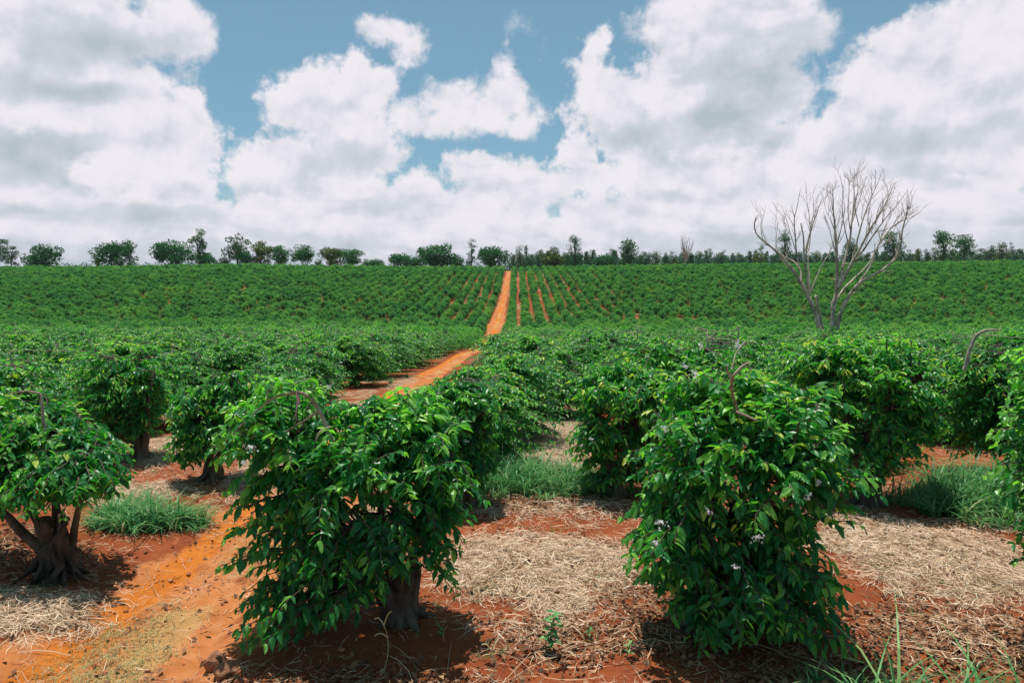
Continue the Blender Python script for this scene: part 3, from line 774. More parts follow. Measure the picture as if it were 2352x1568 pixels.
v, f = tubes(st, [s[1] for s in st], 9) if False else tubes([s[0] for s in st], [s[1] for s in st], 9)
v = v + (np.stack([fbm(v[:, 2] * 9, v[:, 0] * 9, 3, 2), fbm(v[:, 2] * 9, v[:, 1] * 9, 3, 2), fbm(v[:, 0] * 9, v[:, 1] * 9, 3, 2)], 1) - .5) * .09
link('root', mk_mesh('root', v, f, None, [M['root']]), bushC)

# ---- ribbon tied on the arched branch
def ribbon():
    n = 12; t = np.linspace(0, 1, n); p0 = at(683, 905, 5.33); w = .014
    V = []
    for i, a in enumerate(t):
        c = p0 + np.array([-.012 * a + .006 * math.sin(a * 7), .01 * math.sin(a * 5), -.21 * a])
        ang = .6 + a * 1.5
        d = np.array([math.cos(ang), math.sin(ang), 0]) * w
        nrm_ = np.array([-math.sin(ang), math.cos(ang), 0]) * .0008
        V += [c - d - nrm_, c + d - nrm_, c + d + nrm_, c - d + nrm_]
    V = np.array(V); Fq = []
    for i in range(n - 1):
        for k in range(4): Fq.append((i * 4 + k, i * 4 + (k + 1) % 4, i * 4 + 4 + (k + 1) % 4, i * 4 + 4 + k))
    Fq += [(0, 3, 2, 1), (4 * n - 4, 4 * n - 3, 4 * n - 2, 4 * n - 1)]
    m, T = new_mat('pink_ribbon_cloth')
    pb = T.new('ShaderNodeBsdfPrincipled'); pb.inputs['Base Color'].default_value = (.85, .42, .60, 1); pb.inputs['Roughness'].default_value = .6
    T.l.new(pb.outputs[0], T.new('ShaderNodeOutputMaterial').inputs[0])
    # knot round the branch
    a = np.linspace(0, 2 * math.pi, 14)
    kn = np.stack([p0[0] + .0 * a, p0[1] + np.cos(a) * .021, p0[2] + .006 + np.sin(a) * .021], 1)
    kv, kf = tubes([kn], [np.full(14, .006)], 6)
    v, f, _ = join([(V, [np.array(Fq)]), (kv, kf)])
    o = link('ribbon', mk_mesh('ribbon', v, f, None, [m]))
    tag(o, 'faded pink ribbon hanging from the arched bare branch', 'ribbon')
ribbon()

# ------------------------------------------------------------------ the rows
HI, MID, LOW = [], [], []
for s in range(4):
    rng = np.random.RandomState(100 + s); lb = generic_lobes(rng, 1.25, 1.9 + .07 * s); stm = generic_stems(rng)
    HI.append(bush_meshes('coffee_row', make_bush(200 + s, lb, None, stm, 480, 8, .105, 2), M['coffee']))
for s in range(4):
    rng = np.random.RandomState(140 + s); lb = generic_lobes(rng, 1.38, 1.9 + .07 * s); stm = generic_stems(rng)
    MID.append(bush_meshes('coffee_mid', make_bush(240 + s, lb, None, stm, 360, 7, .125, 1), M['coffee']))
for s in range(5):
    rng = np.random.RandomState(180 + s); lb = generic_lobes(rng, 1.08, 2.1 + .10 * s); stm = generic_stems(rng)
    LOW.append(bush_meshes('coffee_low', make_bush(280 + s, lb, None, stm, 240, 5, .17, 0, twigs=False), M['coffee_far'])[0])
STICK = []
for s in range(4):
    rs = np.random.RandomState(300 + s)
    sticks = []
    a = rs.rand() * 6.28; top = np.array([math.cos(a) * .35, math.sin(a) * .35, 2.25])
    p, r = bare_stick(rs, (top[0] * .7, top[1] * .7, 1.2), top, .020, .06); sticks.append((p, r))
    for k in range(3):
        d = rs.normal(size=3) * .4; d[2] = -abs(d[2]) * .3 + .05
        sticks.append(bare_stick(rs, p[-1 - k], p[-1 - k] + d, .009, .2))
    STICK.append(bare_mesh(sticks, 5))

rng = np.random.RandomState(2024)
pts = []
k = 0
rows_x = []
x = -1.0
while x < 235: rows_x.append(x); x += 2.9
x = -5.0
while x > -235: rows_x.append(x); x -= 2.9
for X0 in rows_x:
    left = X0 < -3
    y = 8.6 + rng.uniform(-.3, .3)
    if X0 < -8 or X0 > 6.5: y = 5.0 + rng.rand() * 2
    while y < 284:
        step = np.interp(y, [5, 16, 40, 120], [2.9, 2.6, 2.3, 2.2])
        px = X0 + (-.9 * sstep(y, 70, 120) if left else 0) + (1.05 * sstep(y, 10.5, 17) * (1 - sstep(y, 62, 105)) if not left else 0)
        jit = (1.0 if -3 < X0 < 0 else 1.9 if -3 < X0 < 30 else 2.2) if y > 110 else 2.3
        xx = px + rng.normal() * .16 * jit; yy = y + rng.normal() * .2 * jit
        y += step
        if abs(xx) > yy * .80 + 5: continue
        vy = 141 + xx * .02
        if xx > 8 and abs(yy - vy) < 2.6 + (fbm(np.array([xx]), np.array([yy]), .05, 2)[0] - .5) * 3: continue
        if xx <= -6 and abs(yy - vy) < 1.6: continue
        clr = path_w(yy) + ((1.15 if left else 1.3) if yy < 80 else .9); dxp = xx - path_x(yy)
        if abs(dxp) < .35: continue
        if abs(dxp) < clr: xx = path_x(yy) + (clr + .15 * rng.rand()) * (1 if not left else -1)
        if abs(yy - 236) < 2.4 and -3.5 < xx < 3.4: continue
        if rng.rand() < (.012 if yy < 60 else .035 if yy > 135 else .02): continue
        if any((xx - hx) ** 2 + (yy - hy) ** 2 < (1.95 if hy > 7 else 2.2) ** 2 for hx, hy in heroes_xy): continue
        if yy < 8.4 and -8 < xx < 6.5: continue
        pts.append((xx, yy))
EXTRA = [(5.6, 11.6), (8.6, 13.4), (4.2, 14.0), (6.3, 15.2), (-.25, 13.0), (.95, 16.0), (2.3, 18.6), (.2, 19.6), (10.4, 11.6), (2.9, 11.7), (-7.9, 9.3), (-9.2, 12.0), (-8.6, 7.4)]
pts = [p for p in pts if all((p[0] - a) ** 2 + (p[1] - b) ** 2 > 1.75 ** 2 for a, b in EXTRA)] + EXTRA
pts = np.array(pts)
order = np.argsort(pts[:, 1] ** 2 + pts[:, 0] ** 2)
pts = pts[order]
NIND = 285
pz = H0(pts[:, 0], pts[:, 1])
for i in range(NIND):
    x, y = pts[i]; z = gz(x, y) if y < 30 else float(pz[i])
    rs = np.random.RandomState(4000 + i)
    sc = rs.uniform(.88, 1.10)
    if y < 24: fm, wm = HI[rs.randint(4)]
    else: fm, wm = MID[rs.randint(4)]
    side = 'left of' if x < -3 else 'right of'
    sx = (x - (-.007 * y)) / y
    zone = 'far left' if sx < -.5 else 'left half' if sx < -.15 else 'centre' if sx < .2 else 'under dead tree' if sx < .5 else 'far right'
    if y < 16: lab, grp = f'full leafy coffee bush in the near rows {side} the path', f'near coffee bushes {side} the path'
    elif y < 30: lab, grp = f'coffee bush in the closed near slope rows {side} the path, {zone}', f'near slope coffee bushes {side} the path'
    else: lab, grp = f'small looking bush low on the near slope {side} the path, {zone}', f'lower slope coffee bushes {side} the path'
    tall = sstep(x, 1.5, 3.5) * (1 - sstep(y, 16, 26))
    r = bush_thing((x, y, z - .02), rs.rand() * 6.28, fm, wm, lab, grp, sc)
    r.scale = (sc * 1.12, sc * 1.12, sc * (.80 + .20 * tall + .08 * sstep(y, 26, 50)))
    if rs.rand() < .42 and y > 9: link('bare_branch', STICK[rs.randint(4)], r)
    if y < 26 and rs.rand() < .5:
        for q in range(rs.randint(1, 5)):
            a = rs.rand() * 6.28; hh = rs.uniform(.8, 1.7); rd = .95 * math.sqrt(max(.1, 1 - ((hh - 1.0) / 1.1) ** 2))
            link('flower_cluster', FL[rs.randint(3)], r, (math.cos(a) * rd, math.sin(a) * rd, hh))

_near = [o for o in bpy.data.objects if str(o.get('group', '')).startswith('near coffee bushes')]
ORD = ['first', 'second', 'third', 'fourth', 'fifth', 'sixth', 'seventh', 'eighth', 'ninth', 'tenth', 'eleventh', 'twelfth', 'thirteenth', 'fourteenth', 'fifteenth', 'sixteenth']
for side in ('left', 'right'):
    L_ = sorted([o for o in _near if side + ' of' in o['group']], key=lambda o: o.location.x / o.location.y)
    for i, o in enumerate(L_):
        o['label'] = f'{ORD[min(i, 15)]} from the left of the bushes behind the foreground, {side} of the path'

# the rest of the plantation: one object, its bushes set by geometry nodes
def scatter(name, P, kinds, scl, sources, label):
    me = bpy.data.meshes.new(name); me.vertices.add(len(P)); me.vertices.foreach_set('co', np.asarray(P, np.float32).ravel())
    a = me.attributes.new('which', 'INT', 'POINT'); a.data.foreach_set('value', np.asarray(kinds, np.int32))
    a = me.attributes.new('size', 'FLOAT', 'POINT'); a.data.foreach_set('value', np.asarray(scl, np.float32))
    a = me.attributes.new('turn', 'FLOAT_VECTOR', 'POINT')
    tv = np.zeros((len(P), 3), np.float32); tv[:, 2] = np.random.RandomState(6).rand(len(P)) * 6.28; a.data.foreach_set('vector', tv.ravel())
    o = link(name, me); tag(o, label, kind='stuff')
    ng = bpy.data.node_groups.new(name, 'GeometryNodeTree')
    ng.interface.new_socket('Geometry', in_out='INPUT', socket_type='NodeSocketGeometry')
    ng.interface.new_socket('Geometry', in_out='OUTPUT', socket_type='NodeSocketGeometry')
    N = ng.nodes; L = ng.links
    gi = N.new('NodeGroupInput'); go = N.new('NodeGroupOutput')
    g2i = N.new('GeometryNodeGeometryToInstance')
    for so in sources:
        oi = N.new('GeometryNodeObjectInfo'); oi.inputs['Object'].default_value = so; oi.inputs['As Instance'].default_value = True
        L.new(oi.outputs['Geometry'], g2i.inputs[0]) if False else None
        sources_nodes.append(oi)
    jn = N.new('GeometryNodeJoinGeometry')
    for oi in [n for n in N if n.bl_idname == 'GeometryNodeObjectInfo'][::-1]: L.new(oi.outputs['Geometry'], jn.inputs[0])
    def na(nm, dt):
        n = N.new('GeometryNodeInputNamedAttribute'); n.data_type = dt; n.inputs[0].default_value = nm; return n.outputs[0]
    iop = N.new('GeometryNodeInstanceOnPoints')
    L.new(gi.outputs[0], iop.inputs['Points']); L.new(jn.outputs[0], iop.inputs['Instance'])
    iop.inputs['Pick Instance'].default_value = True
    L.new(na('which', 'INT'), iop.inputs['Instance Index'])
    e = N.new('FunctionNodeEulerToRotation'); L.new(na('turn', 'FLOAT_VECTOR'), e.inputs[0]); L.new(e.outputs[0], iop.inputs['Rotation'])
    L.new(na('size', 'FLOAT'), iop.inputs['Scale'])
    L.new(iop.outputs[0], go.inputs[0])
    md = o.modifiers.new('scatter', 'NODES'); md.node_group = ng
    return o
sources_nodes = []
rest = pts[NIND:]; rz_ = pz[NIND:]
P3 = np.column_stack([rest, rz_ - .03])
rs = np.random.RandomState(9)
src_low = [bpy.data.objects.new('coffee_bush_source', m) for m in LOW]
src_mid = [bpy.data.objects.new('coffee_bush_source', m[0]) for m in MID]
near = rest[:, 1] < 95
scatter('coffee_field', P3, np.where(near, rs.randint(0, 4, len(rest)), 4 + rs.randint(0, 5, len(rest))), rs.uniform(.84, 1.14, len(rest)), src_mid + src_low,
        'dense green rows of coffee bushes covering the far slope')
print('bushes', len(pts))

# ------------------------------------------------------------------ dead tree
def dead_tree():
    Y0 = 50.0
    base = np.array([*at(1905, 760, Y0)[:2], 0]); base[2] = gz(base[0], base[1])
    def z7(x, y): return 1550.4 + x * .3408, 373.2 + y * .3408
    rs = np.random.RandomState(21)
    def limb(pts, r0, r1, dy0=0., dy1=0.):
        p = []
        for i, (x, y) in enumerate(pts):
            a = i / (len(pts) - 1); p.append(at(*z7(x, y), Y0 + dy0 + (dy1 - dy0) * a) - base)
        p = np.array(p); q = [p[0]]
        for a, b in zip(p[:-1], p[1:]):
            n = max(2, int(np.linalg.norm(b - a) / .35))
            for t in np.arange(1, n + 1) / n: q.append(a + (b - a) * t)
        q = np.array(q)
        for _ in range(3): q[1:-1] = (q[:-2] + q[1:-1] * 2 + q[2:]) / 4
        q[1:] += np.cumsum(rs.normal(size=(len(q) - 1, 3)) * .012, 0)
        return q, np.linspace(r0, r1, len(q))
    gb = (base[2])
    L = [
        ([(990, 1230), (970, 1085), (930, 980), (905, 900), (880, 870), (845, 790), (780, 700), (710, 620), (620, 545), (540, 490), (525, 410), (560, 365)], .20, .03, 0, 1.2),
        ([(905, 890), (885, 780), (872, 650), (870, 560), (868, 470), (850, 400)], .10, .04, 0, -1.0),
        ([(850, 800), (860, 740), (825, 680), (800, 655), (730, 640), (700, 600)], .09, .03, 0, 1.5),
        ([(835, 700), (815, 610), (812, 500), (800, 400), (830, 260), (848, 170)], .07, .015, 0, .6),
        ([(880, 640), (895, 540), (925, 430), (950, 350), (990, 240)], .06, .015, 0, -1.5),
        ([(875, 600), (905, 470), (930, 340), (925, 220)], .05, .013, 0, 1.5),
        ([(912, 870), (905, 760), (890, 660), (900, 600)], .07, .04, 0, 1.0),
        ([(900, 600), (915, 480), (905, 350), (880, 230)], .045, .012, 1.0, 2.2),
        ([(908, 900), (945, 790), (985, 710), (1030, 620), (1060, 560), (1085, 500)], .065, .02, 0, .8),
        ([(1085, 500), (1060, 400), (1010, 320), (1000, 220)], .02, .01, .8, 1.2),
        ([(1000, 1230), (985, 1080), (962, 990), (950, 940), (945, 898)], .15, .11, .5, .5),
        ([(700, 620), (660, 520), (690, 440), (680, 380)], .03, .01, .8, 1.6), ([(620, 545), (575, 470), (580, 400), (600, 330)], .03, .01, 1, 1.2),
        ([(760, 680), (770, 600), (740, 520), (750, 400)], .03, .01, .6, -.4), ([(820, 620), (780, 480), (740, 330), (715, 270)], .035, .01, 0, 1.0),
        # right group
        ([(1050, 1230), (1060, 1075), (1066, 950), (1098, 850), (1095, 720), (1093, 600), (1085, 450), (1078, 330), (1070, 150)], .21, .02, 0, 1.0),
        ([(1098, 850), (1140, 770), (1190, 690), (1215, 640), (1260, 560), (1310, 460), (1380, 350), (1440, 240), (1480, 130)], .14, .015, 0, -1.5),
        ([(1110, 820), (1135, 680), (1170, 560), (1195, 400), (1210, 250), (1205, 120), (1212, 40)], .12, .012, 0, 1.5),
        ([(1190, 690), (1215, 560), (1255, 400), (1320, 230), (1375, 120), (1390, 55)], .08, .012, 0, .5),
        ([(1215, 640), (1270, 600), (1330, 500), (1420, 370), (1500, 280), (1560, 190)], .08, .012, .3, -2.0),
        ([(1170, 560), (1140, 430), (1120, 300), (1130, 180), (1110, 80)], .05, .012, .8, 2.0),
        ([(1195, 400), (1230, 300), (1260, 190), (1290, 90)], .05, .012, 0, 1.5), ([(1180, 450), (1160, 320), (1180, 180), (1165, 80)], .04, .012, 1, 0),
        ([(1095, 650), (1060, 520), (1040, 420), (1000, 330)], .04, .012, .4, 1.4), ([(1090, 560), (1120, 440), (1150, 330), (1140, 200)], .04, .012, 0, -1),
        ([(1105, 1230), (1092, 1080), (1130, 980), (1180, 890), (1235, 815), (1300, 775), (1400, 730), (1450, 680), (1500, 620), (1520, 540), (1515, 450), (1560, 370), (1570, 250), (1560, 180)], .17, .012, 0, -1.5),
        ([(1180, 890), (1250, 790), (1330, 700), (1345, 600), (1400, 520), (1470, 430), (1560, 385), (1610, 375), (1670, 340)], .09, .012, 0, .8),
        ([(1075, 960), (1120, 870), (1190, 800), (1260, 740), (1310, 700), (1380, 560), (1430, 430), (1500, 300)], .09, .012, .4, 1.8),
        ([(1110, 690), (1180, 680), (1240, 640)], .04, .02, 0, .5), ([(1185, 890), (1220, 870), (1255, 865)], .05, .03, 0, -.3), ([(1092, 850), (1080, 815), (1078, 785)], .05, .045, 0, 0),
        ([(1330, 480), (1290, 380), (1330, 260), (1300, 150)], .035, .01, 0, 1), ([(1400, 350), (1440, 230), (1420, 140)], .03, .01, 0, 1), ([(1300, 620), (1400, 560), (1450, 500), (1530, 330)], .04, .01, 0, 1),
        ([(1240, 430), (1210, 300), (1240, 160), (1230, 60)], .035, .01, -.4, -1.2), ([(1350, 420), (1370, 300), (1450, 200), (1470, 110)], .035, .01, .3, 1),
        ([(1450, 440), (1530, 400), (1590, 300), (1585, 230)], .03, .01, 0, -.8), ([(1510, 620), (1480, 540), (1500, 470)], .03, .01, -1, -1),
    ]
    limbs = []
    for pts_, r0, r1, a, b in L: limbs.append(limb(pts_, r0, r1, a, b))
    # twigs: grow outwards and curl upwards
    paths = [l[0] for l in limbs]; rads = [l[1] for l in limbs]
    def sprout(p, r, count, lmin, lmax, lo, kids):
        n = len(p)
        for _ in range(count):
            i = int(rs.uniform(lo, .97) * (n - 1)); i = max(1, min(n - 2, i))
            tan = nrm(p[i + 1] - p[i - 1]); side = nrm(np.cross(tan, rs.normal(size=3)))
            d = nrm(tan * .85 + side * rs.uniform(.5, .95) + np.array([0, 0, .25]))
            Ln = rs.uniform(lmin, lmax); m = max(5, int(Ln / .18)); q = [p[i]]
            for k_ in range(m):
                d = nrm(d + np.array([0, 0, .07]) + rs.normal(size=3) * .13); q.append(q[-1] + d * Ln / m)
            q = np.array(q); rr_ = max(.011, min(r[i] * .6, .012 + .012 * Ln)); rq = np.linspace(rr_, .007, len(q))
            paths.append(q); rads.append(rq)
            if kids: sprout(q, rq, rs.randint(1, 4), .35, Ln * .6, .2, kids - 1)
    for (p, r), spec in zip(limbs, L):
        ln = np.linalg.norm(np.diff(p, axis=0), axis=1).sum()
        if r[-1] > .035: 
            continue
        sprout(p, r, int(ln * .95) + 1, .7, 2.0, .45 if ln > 6 else .25, 1)
    root = empty('dead_tree', tuple(base)); tag(root, 'tall bare dead tree with several pale forked stems standing among the bushes', 'dead tree')
    nl = len(limbs)
    trunk_i = [0, 10, 15, 25]
    for i in trunk_i:
        v, f = tubes([paths[i]], [rads[i] * (1 + .16 * np.sin(np.arange(len(rads[i])) * 1.7 + i) * (rads[i] > .05))], 9)
        link('trunk', mk_mesh('trunk', v, f, None, [M['dead']]), root)
    rest_i = [i for i in range(len(paths)) if i not in trunk_i]
    v, f = tubes([paths[i] for i in rest_i], [rads[i] for i in rest_i], 5)
    link('branches', mk_mesh('branches', v, f, None, [M['dead']]), root)
dead_tree()

# ------------------------------------------------------------------ trees on the crest and beyond
def crown_cards(rs, blobs, per, size, tone0=.45):
    P, D, U, S, T_ = [], [], [], [], []
    for c, r in blobs:
        n = int(per)
        u = nrm(rs.normal(size=(n, 3))); q = rs.uniform(.35, 1.05, n) ** .6
        p = c + u * q[:, None] * r
        P.append(p); D.append(u + rs.normal(size=(n, 3)) * .8); U.append(rs.normal(size=(n, 3)) + [0, 0, .8])
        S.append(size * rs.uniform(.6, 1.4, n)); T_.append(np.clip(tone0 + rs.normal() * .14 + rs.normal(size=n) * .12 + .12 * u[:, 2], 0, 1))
    return place_leaves(rs, np.concatenate(P), np.concatenate(D), np.concatenate(U), np.concatenate(S), np.concatenate(T_), 0, 1.3)
def tree(seed, name, xd, top_yd, wd, Y, kind, label, mat, cat='tree', group=None, wide=None):
    rs = np.random.RandomState(seed)
    X = float(at(xd, 700, Y)[0]); zb = float(H0(X, Y)); base = np.array([X, Y, zb])
    h = float(at(xd, top_yd, Y)[2]) - zb
    w = wd * Y * 1.0 / F
    h *= {'umbrella': 1.2, 'round': 1.10, 'low': 1.12, 'tall': 1.02, 'airy': 1.05}.get(kind, 1.0); w *= 1.12
    blobs = []; sk = []; skr = []
    lean = rs.normal() * .03 * h
    def crown(n, cz, rx, rz, br, flat=0, hole=0):
        out = []
        for i in range(n):
            u = nrm(rs.normal(size=3)); q = rs.rand() ** .4
            if flat and u[2] < -.2: u[2] *= .3
            c = np.array([u[0] * rx * q + lean, u[1] * rx * q, cz + u[2] * rz * q]); out.append((c, np.array([br, br, br * .62]) * rs.uniform(.7, 1.25)))
        return out
    if kind == 'umbrella':
        nn = 26; nn = 42; blobs = crown(nn, h * .53, w * .42, h * .42, w * .15); per = 80; size = w * .044
        forks = 6
    elif kind == 'round':
        blobs = crown(46, h * .54, w * .40, h * .36, w * .15); per = 80; size = w * .044; forks = 4
    elif kind == 'low':
        blobs = crown(34, h * .5, w * .42, h * .36, w * .16); per = 70; size = w * .05; forks = 2
    elif kind == 'tall':
        for i in range(34):
            a = rs.rand(); z = h * (.16 + .78 * a); rr_ = w * .38 * math.sin(math.pi * (.18 + .72 * a)) * rs.uniform(.5, 1.1); an = rs.rand() * 6.28
            blobs.append((np.array([math.cos(an) * rr_ + lean * a, math.sin(an) * rr_, z]), np.array([1, 1, 1.1]) * w * .22 * rs.uniform(.6, 1.2)))
        per = 60; size = w * .06; forks = 3
    elif kind == 'airy':
        for i in range(26):
            a = .22 + .74 * rs.rand(); rr_ = w * .48 * rs.uniform(.2, 1) * math.sin(math.pi * min(1, (.2 + .75 * a))) ** .5; an = rs.rand() * 6.28
            blobs.append((np.array([math.cos(an) * rr_ + lean, math.sin(an) * rr_, h * a]), np.array([1, 1, .75]) * w * .16 * rs.uniform(.6, 1.25)))
        per = 75; size = w * .055; forks = 5
    elif kind == 'conifer':
        for i in range(16):
            a = i / 16; rr_ = w * .5 * (1 - a) * rs.uniform(.4, 1); an = rs.rand() * 6.28
            blobs.append((np.array([math.cos(an) * rr_ * .6, math.sin(an) * rr_ * .6, h * (.15 + .85 * a)]), np.array([1, 1, .8]) * w * (.30 * (1 - a) + .07)))
        per = 26; size = w * .12; forks = 0
    elif kind == 'bare':
        per = 0; forks = 0
    tr = .018 * h + .012 * w + .05
    trunk_h = h * {'umbrella': .32, 'round': .3, 'low': .3, 'tall': .75, 'airy': .45, 'conifer': .9, 'bare': .3}[kind]
    q = np.linspace(0, 1, 7); p = np.stack([lean * q ** 2 + rs.normal(size=7) * .02 * w, rs.normal(size=7) * .01 * w, -.3 + (trunk_h + .3) * q], 1)
    sk.append(p); skr.append(np.linspace(tr, tr * .6, 7))
    if kind == 'bare':
        for i in range(26):
            s = p[-1 - rs.randint(3)]; an = rs.rand() * 6.28; e = np.array([math.cos(an) * w * .5 * rs.rand(), math.sin(an) * w * .5 * rs.rand(), h * rs.uniform(.55, 1)])
            c, r_ = bare_stick(rs, s, e, tr * .4, .12, r1=.035); sk.append(c); skr.append(r_)
            for j in range(4):
                s2 = c[rs.randint(3, 8)]; e2 = s2 + np.array([rs.normal() * w * .12, rs.normal() * w * .12, h * .16 * rs.rand() + .1]); c2, r2 = bare_stick(rs, s2, e2, .05, .1, n=5, r1=.025); sk.append(c2); skr.append(r2)
    else:
        for c, br in blobs[:max(forks * 3, 2)]:
            b_, r_ = bare_stick(rs, p[-1] if kind not in ('tall', 'conifer') else p[rs.randint(2, 6)], c, tr * .45, .08, n=6, r1=tr * .12); sk.append(b_); skr.append(r_)
    root = empty(name, tuple(base)); tag(root, label, cat, group)
    v, f = tubes(sk, skr, 6)
    link('trunk', mk_mesh('trunk', v, f, None, [M['dead'] if kind == 'bare' else M['tree_bark']]), root)
    if kind != 'bare':
        v, f, t = crown_cards(rs, blobs, per, size)
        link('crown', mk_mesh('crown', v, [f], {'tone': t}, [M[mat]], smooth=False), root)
    return root
CT = 'trees along the crest of the plantation'
TREES = [
    (5, 543, 48, 'round', 'dark broad tree cut off by the left edge of the picture', 'acacia'),
    (33, 566, 30, 'airy', 'thin airy tree second from the left edge', 'airy'),
    (106, 572, 78, 'umbrella', 'dark spreading tree standing alone left of the bare shrub', 'acacia'),
    (228, 585, 30, 'bare', 'small bare shrub left of the paired umbrella trees', 'acacia'),
    (264, 561, 78, 'umbrella', 'wide dark umbrella tree right of the bare shrub', 'acacia'),
    (303, 556, 46, 'airy', 'lighter tree growing against the umbrella tree beside the bare shrub', 'acacia'),
    (401, 562, 84, 'umbrella', 'symmetrical umbrella tree left of the tall double crowned tree', 'acacia'),
    (464, 532, 46, 'airy', 'tall double crowned airy tree above the left half of the crest', 'airy'),
    (473, 577, 54, 'low', 'low round tree under the tall double crowned tree', 'acacia'),
    (551, 536, 54, 'airy', 'tall sparse tree with a tufted leaning top', 'airy'),
    (520, 590, 26, 'low', 'small olive bush at the foot of the tufted tree', 'yellow_tree'),
    (572, 576, 50, 'low', 'low dark tree behind the foot of the tufted tree', 'acacia'),
    (604, 563, 54, 'umbrella', 'olive yellow tree right of the tufted tree', 'yellow_tree'),
    (648, 565, 50, 'round', 'left one of two touching dark round trees', 'acacia'),
    (699, 565, 56, 'round', 'right one of two touching dark round trees', 'acacia'),
    (768, 573, 58, 'umbrella', 'pale yellow green tree with open limbs', 'yellow_tree'),
    (809, 576, 54, 'umbrella', 'dark tree right beside the pale yellow green tree', 'acacia'),
    (868, 594, 44, 'low', 'lowest dark bush like tree between two larger groups', 'acacia'),
    (922, 583, 58, 'low', 'low dark tree left of the largest round tree', 'acacia'),
    (958, 590, 40, 'low', 'low tree touching the left side of the largest round tree', 'acacia'),
    (1004, 563, 84, 'round', 'largest round dark tree left of the path', 'acacia'),
    (1046, 587, 40, 'low', 'low tree touching the right side of the largest round tree', 'acacia'),
    (1083, 549, 24, 'airy', 'slim sparse poplar like tree between the two big round trees', 'airy'),
    (1130, 568, 74, 'round', 'big round dark tree beside the top of the path', 'acacia'),
    (1270, 571, 62, 'round', 'olive brown dome shaped tree right of the path', 'yellow_tree'),
    (1320, 541, 36, 'tall', 'tall dark column shaped tree right of the olive dome', 'acacia'),
    (1386, 588, 52, 'low', 'low dark tree between the column tree and the tall green tree', 'acacia'),
    (1441, 554, 46, 'tall', 'tall green bushy tree right of the low dark tree', 'airy'),
    (1571, 544, 38, 'bare', 'bare leafless tree standing on the crest', 'dead'),
    (1797, 529, 34, 'tall', 'dark ragged tree seen through the left stems of the dead tree', 'acacia'),
    (1948, 551, 36, 'tall', 'dark tree seen behind the middle of the dead tree', 'acacia'),
    (2046, 534, 44, 'tall', 'dark tree behind the right limbs of the dead tree', 'acacia'),
    (2160, 532, 50, 'airy', 'left one of two high domed trees on the right', 'acacia'),
    (2208, 537, 46, 'round', 'right one of two high domed trees on the right', 'acacia'),
]
for i, (xd, ty, wd, kind, lab, mat) in enumerate(TREES):
    tree(600 + i, 'bare_tree' if kind == 'bare' else 'crest_tree', xd, ty, wd, 292 + (i * 37 % 13), kind, lab, mat, group=CT)
# the wood beyond the crest: separate trees where they can be told apart
rs = np.random.RandomState(91)
WK = [('conifer', 'far_tree'), ('round', 'far_tree'), ('tall', 'far_tree'), ('round', 'far_tree'), ('tall', 'yellow_tree'), ('airy', 'far_tree'), ('low', 'far_tree')]
WOOD = [(1195, 565, 26), (1208, 562, 20), (1228, 578, 26), (1245, 572, 24), (1300, 580, 30), (1345, 577, 24), (1362, 574, 26), (1405, 568, 22), (1410, 576, 30), (1472, 572, 22), (1500, 582, 26), (1520, 578, 16), (1625, 569, 24), (1650, 575, 22),
        (1745, 560, 26), (1730, 574, 22), (1650, 583, 30), (1690, 580, 20), (2100, 572, 22), (2120, 574, 20), (2240, 570, 34), (2265, 565, 30), (2292, 556, 30), (2310, 552, 24), (2335, 572, 34), (1870, 572, 18), (1905, 578, 24), (1980, 575, 26)]
WOOD += [(float(x), 586 - 10 * rs.rand() - (5 if x > 1900 else 0), rs.uniform(18, 34)) for x in np.linspace(1180, 2352, 62)]
WOOD += [(float(x), 597 - 5 * rs.rand(), rs.uniform(14, 24)) for x in (500, 735, 840, 1060, 1075)]
for i, (xd, ty, wd) in enumerate(WOOD):
    kind, mat = WK[rs.randint(len(WK))]
    Y = rs.uniform(400, 520)
    species = {'conifer': 'pointed conifer', 'round': 'rounded blue green tree', 'tall': 'tall narrow tree', 'airy': 'thin crowned tree', 'low': 'low spreading tree'}[kind]
    col = 'yellowish ' if mat == 'yellow_tree' else ''
    tree(700 + i, 'far_tree', xd, ty, wd, Y, kind, f'{col}{species} in the far wood beyond the crest', mat, group=f'{col}{species}s of the far wood')
def far_wood():
    rs = np.random.RandomState(17); blobs = []
    for i in range(520):
        x = rs.uniform(-60, 460); Y = rs.uniform(470, 640)
        if x / Y < -.02: continue
        z = float(H0(x, Y)); top = float(at(1187 + x / Y * F, 587 - 4 * rs.rand() - (4 if x > 200 else 0), Y)[2]) - z
        for k_ in range(3): blobs.append((np.array([x + rs.normal() * 3, Y + rs.normal() * 3, z + top * rs.uniform(.25, .85)]), np.array([3.6, 3.6, 3.2]) * rs.uniform(.7, 1.3)))
    for i in range(160):
        x = rs.uniform(-420, -20); Y = 620
        z = float(H0(x, Y)); top = float(at(1187 + x / Y * F, 602, Y)[2]) - z
        for k_ in range(2): blobs.append((np.array([x, Y + rs.normal() * 5, z + top * rs.uniform(.3, .85)]), np.array([5, 4, 3.]) * rs.uniform(.7, 1.3)))
    v, f, t = crown_cards(rs, blobs, 40, 1.1)
    o = link('far_wood', mk_mesh('far_wood', v, [f], {'tone': t}, [M['far_tree']], smooth=False)); tag(o, 'low blue green mass of woodland along the horizon', kind='stuff')
far_wood()

